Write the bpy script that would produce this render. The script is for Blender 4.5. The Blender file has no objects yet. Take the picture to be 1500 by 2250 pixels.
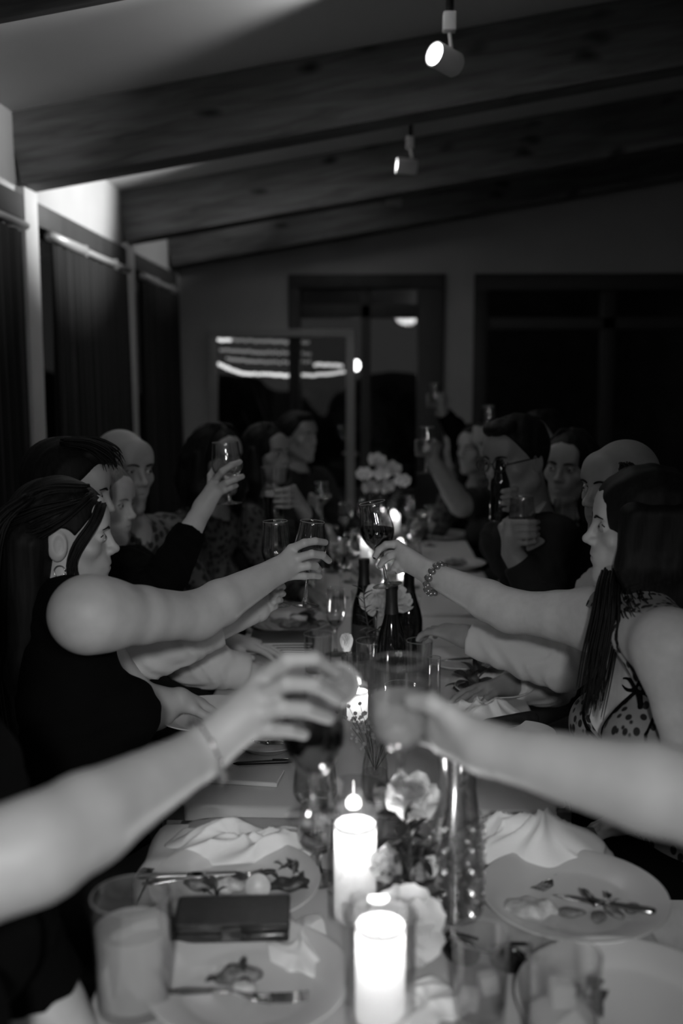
import bpy, bmesh, math, random
import numpy as np
from mathutils import Vector, Matrix

random.seed(7); np.random.seed(7)
S = bpy.context.scene
COL = S.collection
PI = math.pi

# ------------------------------------------------------------------ camera
F_PX, CX, CY = 2187.5, 750.0, 1125.0
HORIZON, VPX = 830.0, 830.0
PITCH = math.atan((CY - HORIZON) / F_PX)
YAW = math.atan((VPX - CX) * math.cos(PITCH) / F_PX)
CAM = Vector((0, 0, 1.58))
FWD = Vector((-math.sin(YAW) * math.cos(PITCH), math.cos(YAW) * math.cos(PITCH), -math.sin(PITCH)))
RGT = Vector((math.cos(YAW), math.sin(YAW), 0))
UPV = RGT.cross(FWD)
cam = bpy.data.cameras.new('camera')
cam.sensor_fit = 'HORIZONTAL'; cam.sensor_width = 24.0; cam.lens = 35.0
cam.clip_start = 0.05; cam.clip_end = 100
cam.dof.use_dof = True; cam.dof.focus_distance = 2.2; cam.dof.aperture_fstop = 1.8
camo = bpy.data.objects.new('camera', cam); COL.objects.link(camo)
camo.matrix_world = Matrix.Translation(CAM) @ Matrix((RGT, UPV, -FWD)).transposed().to_4x4()
S.camera = camo

# ------------------------------------------------------------------ world, light, exposure
S.view_settings.view_transform = 'Standard'; S.view_settings.look = 'None'
S.view_settings.exposure = 0.0; S.view_settings.gamma = 1.0
S.view_settings.use_curve_mapping = False
W = bpy.data.worlds.new('dusk'); S.world = W; W.use_nodes = True
W.node_tree.nodes['Background'].inputs[0].default_value = (0.03, 0.03, 0.03, 1)
W.node_tree.nodes['Background'].inputs[1].default_value = 1.0
S.cycles.max_bounces = 14; S.cycles.diffuse_bounces = 4; S.cycles.glossy_bounces = 4
S.cycles.transmission_bounces = 12; S.cycles.transparent_max_bounces = 40
S.cycles.sample_clamp_indirect = 6.0; S.cycles.sample_clamp_direct = 30.0
S.cycles.caustics_reflective = False; S.cycles.caustics_refractive = False
S.cycles.use_denoising = True

def lamp(name, kind, loc, energy, target=None, size=0.1, angle=90, blend=0.5):
    l = bpy.data.lights.new(name, kind); l.energy = energy
    if kind == 'AREA': l.shape = 'DISK'; l.size = size
    else: l.shadow_soft_size = size
    if kind == 'SPOT': l.spot_size = math.radians(angle); l.spot_blend = blend
    o = bpy.data.objects.new(name, l); COL.objects.link(o); o.location = loc
    if target is not None:
        o.rotation_euler = (Vector(target) - Vector(loc)).to_track_quat('-Z', 'Y').to_euler()
    return o
# track lamp behind the photographer, then an added unseen fill
lamp('track_lamp', 'SPOT', (0.06, -1.0, 2.06), 150, (-0.14, 0.95, 1.06), .09, 44, 1.0)
lamp('rear_fill', 'AREA', (1.2, -1.8, 2.7), 10.5, (0.0, 2.0, 1.6), 0.5)  # soft fill added to brighten the back wall and ceiling

# ------------------------------------------------------------------ helpers
def P(x, y, Y):
    """point of the room at depth Y that the photograph shows at pixel (x, y)"""
    d = FWD + RGT * ((x - CX) / F_PX) + UPV * ((CY - y) / F_PX)
    return CAM + d * (Y / d.y)
def T(x, y, z=0.755):
    d = FWD + RGT * ((x - CX) / F_PX) + UPV * ((CY - y) / F_PX)
    return CAM + d * ((z - CAM.z) / d.z)

MATS = {}
def M(name, v=0.5, rough=0.6, metal=0.0, spec=0.4, noise=None, bump=None, stretch=None, emit=0, sss=0, sheen=0):
    if name in MATS: return MATS[name]
    m = bpy.data.materials.new(name); m.use_nodes = True; MATS[name] = m
    nt = m.node_tree; b = nt.nodes['Principled BSDF']
    b.inputs['Base Color'].default_value = (v, v, v, 1)
    b.inputs['Roughness'].default_value = rough; b.inputs['Metallic'].default_value = metal
    b.inputs['Specular IOR Level'].default_value = spec
    if sheen: b.inputs['Sheen Weight'].default_value = sheen
    if emit:
        b.inputs['Emission Color'].default_value = (1, 1, 1, 1); b.inputs['Emission Strength'].default_value = emit
    if sss:
        b.inputs['Subsurface Weight'].default_value = sss; b.inputs['Subsurface Radius'].default_value = (1, 1, 1)
        b.inputs['Subsurface Scale'].default_value = 0.01
    if noise or bump:
        tc = nt.nodes.new('ShaderNodeTexCoord'); mp = nt.nodes.new('ShaderNodeMapping')
        nt.links.new(tc.outputs['Object'], mp.inputs[0])
        if stretch: mp.inputs['Scale'].default_value = stretch
    if noise:
        n = nt.nodes.new('ShaderNodeTexNoise'); n.inputs['Scale'].default_value = noise[0]; n.inputs['Detail'].default_value = 4
        nt.links.new(mp.outputs[0], n.inputs['Vector'])
        r = nt.nodes.new('ShaderNodeValToRGB')
        lo, hi = v * (1 - noise[1]), min(1, v * (1 + noise[1]))
        r.color_ramp.elements[0].color = (lo, lo, lo, 1); r.color_ramp.elements[1].color = (hi, hi, hi, 1)
        r.color_ramp.elements[0].position = .3; r.color_ramp.elements[1].position = .7
        nt.links.new(n.outputs['Fac'], r.inputs[0]); nt.links.new(r.outputs[0], b.inputs['Base Color'])
    if bump:
        n2 = nt.nodes.new('ShaderNodeTexNoise'); n2.inputs['Scale'].default_value = bump[0]; n2.inputs['Detail'].default_value = 3
        nt.links.new(mp.outputs[0], n2.inputs['Vector'])
        bp = nt.nodes.new('ShaderNodeBump'); bp.inputs['Strength'].default_value = bump[1]; bp.inputs['Distance'].default_value = .01
        nt.links.new(n2.outputs['Fac'], bp.inputs['Height']); nt.links.new(bp.outputs[0], b.inputs['Normal'])
    return m

def glass_mat(name='clear_glass', tint=0.985, edge=0.72, refl=0.12, grz=0.8, rough=0.03):
    if name in MATS: return MATS[name]
    m = bpy.data.materials.new(name); m.use_nodes = True; MATS[name] = m
    nt = m.node_tree; nt.nodes.clear()
    out = nt.nodes.new('ShaderNodeOutputMaterial'); mix = nt.nodes.new('ShaderNodeMixShader')
    tr = nt.nodes.new('ShaderNodeBsdfTransparent'); gl = nt.nodes.new('ShaderNodeBsdfGlossy')
    gl.inputs['Roughness'].default_value = rough
    lw = nt.nodes.new('ShaderNodeLayerWeight'); lw.inputs['Blend'].default_value = .5
    pw = nt.nodes.new('ShaderNodeMath'); pw.operation = 'POWER'; pw.inputs[1].default_value = 4
    mr = nt.nodes.new('ShaderNodeMapRange'); mr.inputs['To Min'].default_value = refl; mr.inputs['To Max'].default_value = grz
    mc = nt.nodes.new('ShaderNodeMix'); mc.data_type = 'RGBA'
    mc.inputs['A'].default_value = (tint, tint, tint, 1); mc.inputs['B'].default_value = (edge, edge, edge, 1)
    L = nt.links.new
    L(lw.outputs['Facing'], pw.inputs[0]); L(pw.outputs[0], mr.inputs['Value']); L(mr.outputs[0], mix.inputs[0])
    L(pw.outputs[0], mc.inputs['Factor']); L(mc.outputs['Result'], tr.inputs[0])
    L(tr.outputs[0], mix.inputs[1]); L(gl.outputs[0], mix.inputs[2]); L(mix.outputs[0], out.inputs[0])
    return m

def solid_glass():
    m = M('solid_glass', .98, .02)
    b = m.node_tree.nodes['Principled BSDF']; b.inputs['Transmission Weight'].default_value = 1; b.inputs['IOR'].default_value = 1.5
    return m
def cloudy(name, v=.7, cloud=.5):
    if name in MATS: return MATS[name]
    m = bpy.data.materials.new(name); m.use_nodes = True; MATS[name] = m
    nt = m.node_tree; nt.nodes.clear(); L = nt.links.new
    out = nt.nodes.new('ShaderNodeOutputMaterial')
    tr = nt.nodes.new('ShaderNodeBsdfTransparent'); tr.inputs[0].default_value = (.92, .92, .92, 1)
    d = nt.nodes.new('ShaderNodeBsdfDiffuse'); t = nt.nodes.new('ShaderNodeBsdfTranslucent')
    d.inputs[0].default_value = t.inputs[0].default_value = (v, v, v, 1)
    a = nt.nodes.new('ShaderNodeMixShader'); b = nt.nodes.new('ShaderNodeMixShader'); b.inputs[0].default_value = cloud
    L(d.outputs[0], a.inputs[1]); L(t.outputs[0], a.inputs[2]); L(tr.outputs[0], b.inputs[1]); L(a.outputs[0], b.inputs[2]); L(b.outputs[0], out.inputs[0])
    return m

def wax_mat():
    if 'candle_wax' in MATS: return MATS['candle_wax']
    m = bpy.data.materials.new('candle_wax'); m.use_nodes = True; MATS['candle_wax'] = m
    nt = m.node_tree; nt.nodes.clear()
    out = nt.nodes.new('ShaderNodeOutputMaterial'); mix = nt.nodes.new('ShaderNodeMixShader'); mix.inputs[0].default_value = .62
    d = nt.nodes.new('ShaderNodeBsdfDiffuse'); t = nt.nodes.new('ShaderNodeBsdfTranslucent')
    d.inputs[0].default_value = t.inputs[0].default_value = (.92, .92, .92, 1)
    nt.links.new(d.outputs[0], mix.inputs[1]); nt.links.new(t.outputs[0], mix.inputs[2]); nt.links.new(mix.outputs[0], out.inputs[0])
    return m

def petal_mat(name, v, t=.35):
    if name in MATS: return MATS[name]
    m = bpy.data.materials.new(name); m.use_nodes = True; MATS[name] = m
    nt = m.node_tree; nt.nodes.clear()
    out = nt.nodes.new('ShaderNodeOutputMaterial'); mix = nt.nodes.new('ShaderNodeMixShader'); mix.inputs[0].default_value = t
    d = nt.nodes.new('ShaderNodeBsdfDiffuse'); tr = nt.nodes.new('ShaderNodeBsdfTranslucent')
    d.inputs[0].default_value = tr.inputs[0].default_value = (v, v, v, 1)
    nt.links.new(d.outputs[0], mix.inputs[1]); nt.links.new(tr.outputs[0], mix.inputs[2]); nt.links.new(mix.outputs[0], out.inputs[0])
    return m

def wood_mat(name, v, axis=0, knots=True, rough=.65):
    if name in MATS: return MATS[name]
    m = bpy.data.materials.new(name); m.use_nodes = True; MATS[name] = m
    nt = m.node_tree; b = nt.nodes['Principled BSDF']; b.inputs['Roughness'].default_value = rough
    b.inputs['Specular IOR Level'].default_value = .25
    L = nt.links.new
    tc = nt.nodes.new('ShaderNodeTexCoord'); mp = nt.nodes.new('ShaderNodeMapping')
    sc = [16, 16, 16]; sc[axis] = 1.6; mp.inputs['Scale'].default_value = sc
    L(tc.outputs['Object'], mp.inputs[0])
    n = nt.nodes.new('ShaderNodeTexNoise'); n.inputs['Scale'].default_value = 1.6; n.inputs['Detail'].default_value = 6
    n.inputs['Distortion'].default_value = .6
    L(mp.outputs[0], n.inputs['Vector'])
    r = nt.nodes.new('ShaderNodeValToRGB'); e = r.color_ramp.elements
    e[0].position = .3; e[1].position = .72
    e[0].color = (v * .55,) * 3 + (1,); e[1].color = (v * 1.3,) * 3 + (1,)
    L(n.outputs['Fac'], r.inputs[0])
    last = r.outputs[0]
    if knots:
        mp2 = nt.nodes.new('ShaderNodeMapping'); s2 = [6.5, 0, 6.5] if axis == 0 else [6.5, 6.5, 6.5]; s2[axis] = 3.2; mp2.inputs['Scale'].default_value = s2
        n3 = nt.nodes.new('ShaderNodeTexNoise'); n3.inputs['Scale'].default_value = 3
        L(tc.outputs['Object'], n3.inputs['Vector'])
        ad = nt.nodes.new('ShaderNodeMixRGB'); ad.inputs[0].default_value = .12
        L(tc.outputs['Object'], ad.inputs[1]); L(n3.outputs['Color'], ad.inputs[2]); L(ad.outputs[0], mp2.inputs[0])
        vo = nt.nodes.new('ShaderNodeTexVoronoi'); vo.inputs['Scale'].default_value = 1.0
        L(mp2.outputs[0], vo.inputs['Vector'])
        r2 = nt.nodes.new('ShaderNodeValToRGB'); r2.color_ramp.elements[0].position = .05; r2.color_ramp.elements[1].position = .2
        r2.color_ramp.elements[0].color = (.12, .12, .12, 1); r2.color_ramp.elements[1].color = (1, 1, 1, 1)
        L(vo.outputs['Distance'], r2.inputs[0])
        mm = nt.nodes.new('ShaderNodeMixRGB'); mm.blend_type = 'MULTIPLY'; mm.inputs[0].default_value = 1
        L(last, mm.inputs[1]); L(r2.outputs[0], mm.inputs[2]); last = mm.outputs[0]
    L(last, b.inputs['Base Color'])
    bp = nt.nodes.new('ShaderNodeBump'); bp.inputs['Strength'].default_value = .25; bp.inputs['Distance'].default_value = .005
    L(n.outputs['Fac'], bp.inputs['Height']); L(bp.outputs[0], b.inputs['Normal'])
    return m

def spots_mat(name, base, dark, scale, th=.33, jitter=.9, stretch=(1, 1, .62)):
    if name in MATS: return MATS[name]
    m = bpy.data.materials.new(name); m.use_nodes = True; MATS[name] = m
    nt = m.node_tree; b = nt.nodes['Principled BSDF']; b.inputs['Roughness'].default_value = .7; b.inputs['Specular IOR Level'].default_value = .2
    L = nt.links.new
    tc = nt.nodes.new('ShaderNodeTexCoord'); mp = nt.nodes.new('ShaderNodeMapping'); mp.inputs['Scale'].default_value = stretch
    vo = nt.nodes.new('ShaderNodeTexVoronoi'); vo.inputs['Scale'].default_value = scale; vo.inputs['Randomness'].default_value = jitter
    L(tc.outputs['Object'], mp.inputs[0]); L(mp.outputs[0], vo.inputs['Vector'])
    r = nt.nodes.new('ShaderNodeValToRGB'); e = r.color_ramp.elements
    e[0].position = th; e[0].color = (dark,) * 3 + (1,); e[1].position = th + .08; e[1].color = (base,) * 3 + (1,)
    L(vo.outputs['Distance'], r.inputs[0]); L(r.outputs[0], b.inputs['Base Color'])
    return m

def mesh(name, verts, faces, smooth=True):
    me = bpy.data.meshes.new(name)
    me.from_pydata([tuple(v) for v in verts], [], [tuple(f) for f in faces]); me.update()
    if smooth:
        me.polygons.foreach_set('use_smooth', [True] * len(me.polygons))
    return me
def link(name, me, mat=None, parent=None, loc=None, rot=None):
    o = bpy.data.objects.new(name, me); COL.objects.link(o)
    if mat and not me.materials: me.materials.append(mat)
    if parent: o.parent = parent
    if loc is not None: o.location = loc
    if rot is not None: o.rotation_euler = rot
    return o
def tag(o, label=None, cat=None, group=None, kind=None):
    if label: o['label'] = label
    if cat: o['category'] = cat
    if group: o['group'] = group
    if kind: o['kind'] = kind
    return o
def thing(name, label, cat, loc=(0, 0, 0), rot=(0, 0, 0), group=None):
    o = bpy.data.objects.new(name, None); COL.objects.link(o); o.location = loc; o.rotation_euler = rot
    o.empty_display_size = .02
    return tag(o, label, cat, group)
def autosmooth(me, ang=40):
    bm = bmesh.new(); bm.from_mesh(me)
    for e in bm.edges:
        if len(e.link_faces) == 2 and e.calc_face_angle(0) > math.radians(ang): e.smooth = False
    bm.to_mesh(me); bm.free(); return me

def lathe(name, prof, n=32, smooth=True):
    v, f = [], []
    m = len(prof); ids = []
    for (r, z) in prof:
        if r < 1e-6: ids.append([len(v)]); v.append((0, 0, z))
        else:
            ids.append(list(range(len(v), len(v) + n)))
            v += [(r * math.cos(2 * PI * k / n), r * math.sin(2 * PI * k / n), z) for k in range(n)]
    for a, b in zip(ids[:-1], ids[1:]):
        for k in range(n):
            k2 = (k + 1) % n
            if len(a) == 1 and len(b) == 1: continue
            if len(a) == 1: f.append((a[0], b[k2], b[k]))
            elif len(b) == 1: f.append((a[k], a[k2], b[0]))
            else: f.append((a[k], a[k2], b[k2], b[k]))
    return autosmooth(mesh(name, v, f, smooth), 50)

def boxes(name, specs, bevel=.0, seg=2):
    """specs: (x0,x1,y0,y1,z0,z1) boxes or (matrix, sx, sy, sz)"""
    bm = bmesh.new()
    for s in specs:
        if len(s) == 6:
            x0, x1, y0, y1, z0, z1 = s
            mt = Matrix.Translation(((x0 + x1) / 2, (y0 + y1) / 2, (z0 + z1) / 2)) @ Matrix.Diagonal((x1 - x0, y1 - y0, z1 - z0, 1))
        else: mt = s[0] @ Matrix.Diagonal((s[1], s[2], s[3], 1))
        g = bmesh.ops.create_cube(bm, size=1, matrix=mt)
    if bevel:
        bmesh.ops.bevel(bm, geom=list(bm.edges), offset=bevel, segments=seg, profile=.6, affect='EDGES')
    bmesh.ops.recalc_face_normals(bm, faces=bm.faces)
    me = bpy.data.meshes.new(name); bm.to_mesh(me); bm.free()
    if bevel: me.polygons.foreach_set('use_smooth', [True] * len(me.polygons)); autosmooth(me, 35)
    return me

def tube_vf(pts, rad, n=8, cap=True, flat=None):
    pts = [Vector(p) for p in pts]; m = len(pts)
    if not hasattr(rad, '__len__'): rad = [rad] * m
    v, f = [], []
    prev = None
    for i, p in enumerate(pts):
        t = (pts[min(i + 1, m - 1)] - pts[max(i - 1, 0)]).normalized()
        if prev is None:
            a = Vector((0, 0, 1)) if abs(t.z) < .9 else Vector((1, 0, 0))
            u = t.cross(a).normalized()
        else:
            u = (prev - t * prev.dot(t)).normalized()
        prev = u; w = t.cross(u)
        fl = flat or 1
        for k in range(n):
            an = 2 * PI * k / n
            v.append(p + (u * math.cos(an) + w * (math.sin(an) * fl)) * rad[i])
    for i in range(m - 1):
        for k in range(n):
            k2 = (k + 1) % n
            f.append((i * n + k, i * n + k2, (i + 1) * n + k2, (i + 1) * n + k))
    if cap:
        f.append(tuple(range(n - 1, -1, -1))); f.append(tuple((m - 1) * n + k for k in range(n)))
    return v, f
def tube(name, pts, rad, n=8, flat=None):
    v, f = tube_vf(pts, rad, n, True, flat); return mesh(name, v, f)
def tubes(name, items, n=6, flat=None):
    V, Fc = [], []
    for pts, rad in items:
        v, f = tube_vf(pts, rad, n, True, flat); o = len(V); V += v; Fc += [tuple(i + o for i in q) for q in f]
    return mesh(name, V, Fc)
def spline(pts, n=16):
    """Catmull-Rom through pts"""
    pts = [Vector(p) for p in pts]; q = [pts[0] * 2 - pts[1]] + pts + [pts[-1] * 2 - pts[-2]]
    out = []; segs = len(pts) - 1
    for s in range(n):
        t = s / (n - 1) * segs; i = min(int(t), segs - 1); t -= i
        a, b, c, d = q[i], q[i + 1], q[i + 2], q[i + 3]
        out.append(.5 * ((2 * b) + (c - a) * t + (2 * a - 5 * b + 4 * c - d) * t * t + (3 * b - a - 3 * c + d) * t ** 3))
    return out
def ball(name, r=(1, 1, 1), c=(0, 0, 0), n=12):
    bm = bmesh.new(); bmesh.ops.create_uvsphere(bm, u_segments=n, v_segments=max(6, n * 2 // 3), radius=1,
        matrix=Matrix.Translation(c) @ Matrix.Diagonal((r[0], r[1], r[2], 1)))
    me = bpy.data.meshes.new(name); bm.to_mesh(me); bm.free()
    me.polygons.foreach_set('use_smooth', [True] * len(me.polygons)); return me

# ------------------------------------------------------------------ implicit surfaces (bodies, hair, clothes)
def A(v): return np.array(v, dtype=np.float64)
def cone(a, b, ra, rb, k=.02, op='+'):
    a, b = A(a), A(b); r = max(ra, rb)
    return dict(t='c', a=a, b=b, ra=ra, rb=rb, k=k, op=op, lo=np.minimum(a, b) - r, hi=np.maximum(a, b) + r)
def ell(c, r, R=None, k=.02, op='+'):
    c, r = A(c), A(r); R = np.eye(3) if R is None else A(R)
    ext = np.sqrt(((R * r[None, :]) ** 2).sum(1))
    return dict(t='e', c=c, r=r, R=R, k=k, op=op, lo=c - ext, hi=c + ext)
def pdist(p, X, Y, Z):
    if p['t'] == 'c':
        a, ba = p['a'], p['b'] - p['a']; bb = max(ba @ ba, 1e-9)
        x, y, z = X - a[0], Y - a[1], Z - a[2]
        h = np.clip((x * ba[0] + y * ba[1] + z * ba[2]) / bb, 0, 1)
        return np.sqrt((x - h * ba[0]) ** 2 + (y - h * ba[1]) ** 2 + (z - h * ba[2]) ** 2) - (p['ra'] + (p['rb'] - p['ra']) * h)
    c, r, R = p['c'], p['r'], p['R']
    x, y, z = X - c[0], Y - c[1], Z - c[2]
    u = x * R[0, 0] + y * R[1, 0] + z * R[2, 0]; v = x * R[0, 1] + y * R[1, 1] + z * R[2, 1]; w = x * R[0, 2] + y * R[1, 2] + z * R[2, 2]
    k0 = np.sqrt((u / r[0]) ** 2 + (v / r[1]) ** 2 + (w / r[2]) ** 2)
    k1 = np.sqrt((u / r[0] ** 2) ** 2 + (v / r[1] ** 2) ** 2 + (w / r[2] ** 2) ** 2) + 1e-9
    return k0 * (k0 - 1) / k1

def field_mesh(prims, vox, lo=None, hi=None, infl=0.0, clip=None, disp=None, keep=None):
    adds = [p for p in prims if p['op'] == '+']
    L0 = np.min([p['lo'] for p in adds], 0) - infl - .012; H0 = np.max([p['hi'] for p in adds], 0) + infl + .012
    if lo is not None: L0 = np.maximum(L0, A(lo))
    if hi is not None: H0 = np.minimum(H0, A(hi))
    n = np.maximum(np.ceil((H0 - L0) / vox).astype(int) + 1, 4)
    xs = [L0[i] + vox * np.arange(n[i]) for i in range(3)]
    Fd = np.full(n, 1.0, dtype=np.float32)
    for p in prims:
        pad = infl + p['k'] + 2 * vox + (.02 if disp else 0)
        i0 = np.clip(np.floor((p['lo'] - pad - L0) / vox).astype(int), 0, n); i1 = np.clip(np.ceil((p['hi'] + pad - L0) / vox).astype(int) + 1, 0, n)
        if (i1 <= i0).any(): continue
        sl = tuple(slice(a, b) for a, b in zip(i0, i1))
        d = pdist(p, xs[0][sl[0]][:, None, None], xs[1][sl[1]][None, :, None], xs[2][sl[2]][None, None, :]) - (infl if p['op'] == '+' else -infl)
        a = Fd[sl]; k = max(p['k'], 1e-5)
        if p['op'] == '+':
            h = np.clip(.5 + .5 * (a - d) / k, 0, 1); Fd[sl] = a * (1 - h) + d * h - k * h * (1 - h)
        else:
            d = -d; h = np.clip(.5 - .5 * (a - d) / k, 0, 1); Fd[sl] = a * (1 - h) + d * h + k * h * (1 - h)
    g = (xs[0][:, None, None], xs[1][None, :, None], xs[2][None, None, :])
    if disp: Fd = Fd + disp(*g)
    if clip:
        for c in clip: Fd = np.maximum(Fd, c(*g))
    Fd = np.pad(Fd, 1, constant_values=.01); L0 = L0 - vox
    s = Fd < 0
    c = np.zeros(tuple(np.array(s.shape) - 1), np.uint8)
    for dx in (0, 1):
        for dy in (0, 1):
            for dz in (0, 1):
                c += s[dx:dx + c.shape[0], dy:dy + c.shape[1], dz:dz + c.shape[2]]
    act = np.argwhere((c > 0) & (c < 8)); shp = c.shape
    if len(act) == 0: return np.zeros((0, 3)), np.zeros((0, 4), int)
    flat = (act[:, 0] * shp[1] + act[:, 1]) * shp[2] + act[:, 2]
    offs = np.array([(x, y, z) for x in (0, 1) for y in (0, 1) for z in (0, 1)])
    val = np.stack([Fd[act[:, 0] + o[0], act[:, 1] + o[1], act[:, 2] + o[2]] for o in offs], 1)
    acc = np.zeros((len(act), 3)); cnt = np.zeros(len(act))
    for i in range(8):
        for j in range(i + 1, 8):
            if np.abs(offs[i] - offs[j]).sum() != 1: continue
            a, b = val[:, i], val[:, j]; m = (a < 0) != (b < 0)
            t = np.where(m, a / np.where(m, a - b, 1), 0)
            acc += np.where(m[:, None], offs[i] + t[:, None] * (offs[j] - offs[i]), 0); cnt += m
    verts = L0 + vox * (act + acc / cnt[:, None])
    quads = []
    for ax in range(3):
        s0 = [slice(None)] * 3; s1 = [slice(None)] * 3; s0[ax] = slice(0, -1); s1[ax] = slice(1, None)
        e = np.argwhere(s[tuple(s0)] != s[tuple(s1)])
        u, w = (ax + 1) % 3, (ax + 2) % 3
        ok = (e[:, u] > 0) & (e[:, w] > 0) & (e[:, u] < shp[u]) & (e[:, w] < shp[w]); e = e[ok]
        ins = s[e[:, 0], e[:, 1], e[:, 2]]
        q = []
        for du, dw in ((-1, -1), (0, -1), (0, 0), (-1, 0)):
            t = e.copy(); t[:, u] += du; t[:, w] += dw
            q.append(np.searchsorted(flat, (t[:, 0] * shp[1] + t[:, 1]) * shp[2] + t[:, 2]))
        q = np.stack(q, 1); q[~ins] = q[~ins][:, ::-1]; quads.append(q)
    quads = np.concatenate(quads)
    if keep is not None:
        cen = verts[quads].mean(1); quads = quads[keep(cen)]
        used, inv = np.unique(quads, return_inverse=True); verts = verts[used]; quads = inv.reshape(-1, 4)
    return verts, quads
def np_mesh(name, parts):
    V, Q, o = [], [], 0
    for v, q in parts:
        V.append(v); Q.append(q + o); o += len(v)
    V = np.concatenate(V); Q = np.concatenate(Q)
    me = bpy.data.meshes.new(name)
    me.vertices.add(len(V)); me.vertices.foreach_set('co', V.astype(np.float32).ravel())
    me.loops.add(Q.size); me.loops.foreach_set('vertex_index', Q.astype(np.int32).ravel())
    me.polygons.add(len(Q)); me.polygons.foreach_set('loop_start', np.arange(0, Q.size, 4, dtype=np.int32))
    me.polygons.foreach_set('use_smooth', np.ones(len(Q), bool))
    me.update(calc_edges=True); me.validate(); return me

# ------------------------------------------------------------------ the room
WX, BY = -1.50, 7.5                        # inner faces of the left and back wall
SL = 0.165                                  # slope of the ceiling across the room
def zc(x): return 2.66 + SL * (x + 1.48)
m_wall = M('painted_plaster', .36, .9, spec=.1, noise=(3, .05), bump=(60, .05))
m_ceil = M('ceiling_paint', .6, .9, spec=.1, noise=(2, .04))
m_dark = M('dark_joinery', .035, .5, noise=(8, .3), stretch=(1, 1, .2))
m_beam = wood_mat('beam_wood', .14, 0)
m_frame = M('dark_window_frame', .016, .5)
m_floor = wood_mat('floor_wood', .12, 1, False)
m_black = M('black_plastic', .012, .4)
m_white = M('white_enamel', .6, .4)

def struct(name, me, mat, label=None, parent=None):
    o = link(name, me, mat, parent)
    if parent is None: o['kind'] = 'structure'
    if label: o['label'] = label
    return o
fl = thing('floor', None, None); fl['kind'] = 'structure'
link('subfloor', boxes('subfloor', [(-1.8, 4.6, -2.6, 7.7, -.1, -.012)]), m_floor, fl)
k = 0
for x in np.arange(-1.8, 4.5, .16):
    y = -2.6 - (k % 3) * .5
    pm = boxes('floorboards', [(x + .002, x + .158, -2.6, 7.6, -.012, 0)]); pm.name = 'board'
    link('floorboard', pm, m_floor, fl); k += 1

# ceiling follows the roof slope
v = []
for x in (-1.8, 4.6):
    for z in (0, .12):
        for y in (-2.6, 7.7): v.append((x, y, zc(x) + z))
struct('ceiling', mesh('ceiling', v, [(0, 1, 5, 4), (2, 6, 7, 3), (0, 4, 6, 2), (1, 3, 7, 5), (0, 2, 3, 1), (4, 5, 7, 6)], False), m_ceil)

def beam(i, y0, w=.18, h=.30):
    x0, x1 = -1.5, 4.5
    L = (x1 - x0) / math.cos(math.atan(SL))
    R = Matrix.Rotation(-math.atan(SL), 4, 'Y')
    cx = (x0 + x1) / 2
    mt = Matrix.Translation((cx, y0 + w / 2, zc(cx) - h / 2 + .01)) @ R
    me = boxes('beam', [(Matrix.Identity(4), L, w, h)], .006, 2)
    o = link('trim_%d' % i, me, m_beam); o.matrix_world = mt
    o['kind'] = 'structure'; return o
BEAMS = [2.42, 4.2, 5.92, 7.22]
for i, y in enumerate(BEAMS):
    b = beam(i + 1, y, .18 if i < 3 else .16)
    b['label'] = ['dark roof beam across the top left corner of the photo', 'large knotty roof beam passing behind the lit spotlight',
                  'second knotty roof beam passing behind the farther white spotlight', 'last roof beam lying against the back wall'][i]

# left wall: strip above the windows, posts, low sill wall
HZ = 2.33
segs = [(-2.6, 2.42), (2.6, 4.2), (4.38, 5.92), (6.10, 7.5)]
wl = thing('wall_left', None, None); wl['kind'] = 'structure'
link('upper_wall', boxes('upper_wall', [(WX - .16, WX, -2.6, 7.66, HZ, 2.78)]), m_wall, wl)
link('sill_wall', boxes('sill_wall', [(WX - .16, WX, -2.6, 7.66, 0, .35)]), m_wall, wl)
pm = boxes('wall_post', [(WX - .16, WX + .035, -.08, .08, 0, 2.365)], .006)
for y in (2.51, 4.29, 6.01):
    link('wall_post', pm, m_white if False else M('post_paint', .45, .8, noise=(5, .06)), wl, (0, y, 0))
link('corner_post', boxes('corner_post', [(WX - .16, WX + .03, 7.40, 7.5, 0, 2.36)]), m_wall, wl)

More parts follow.
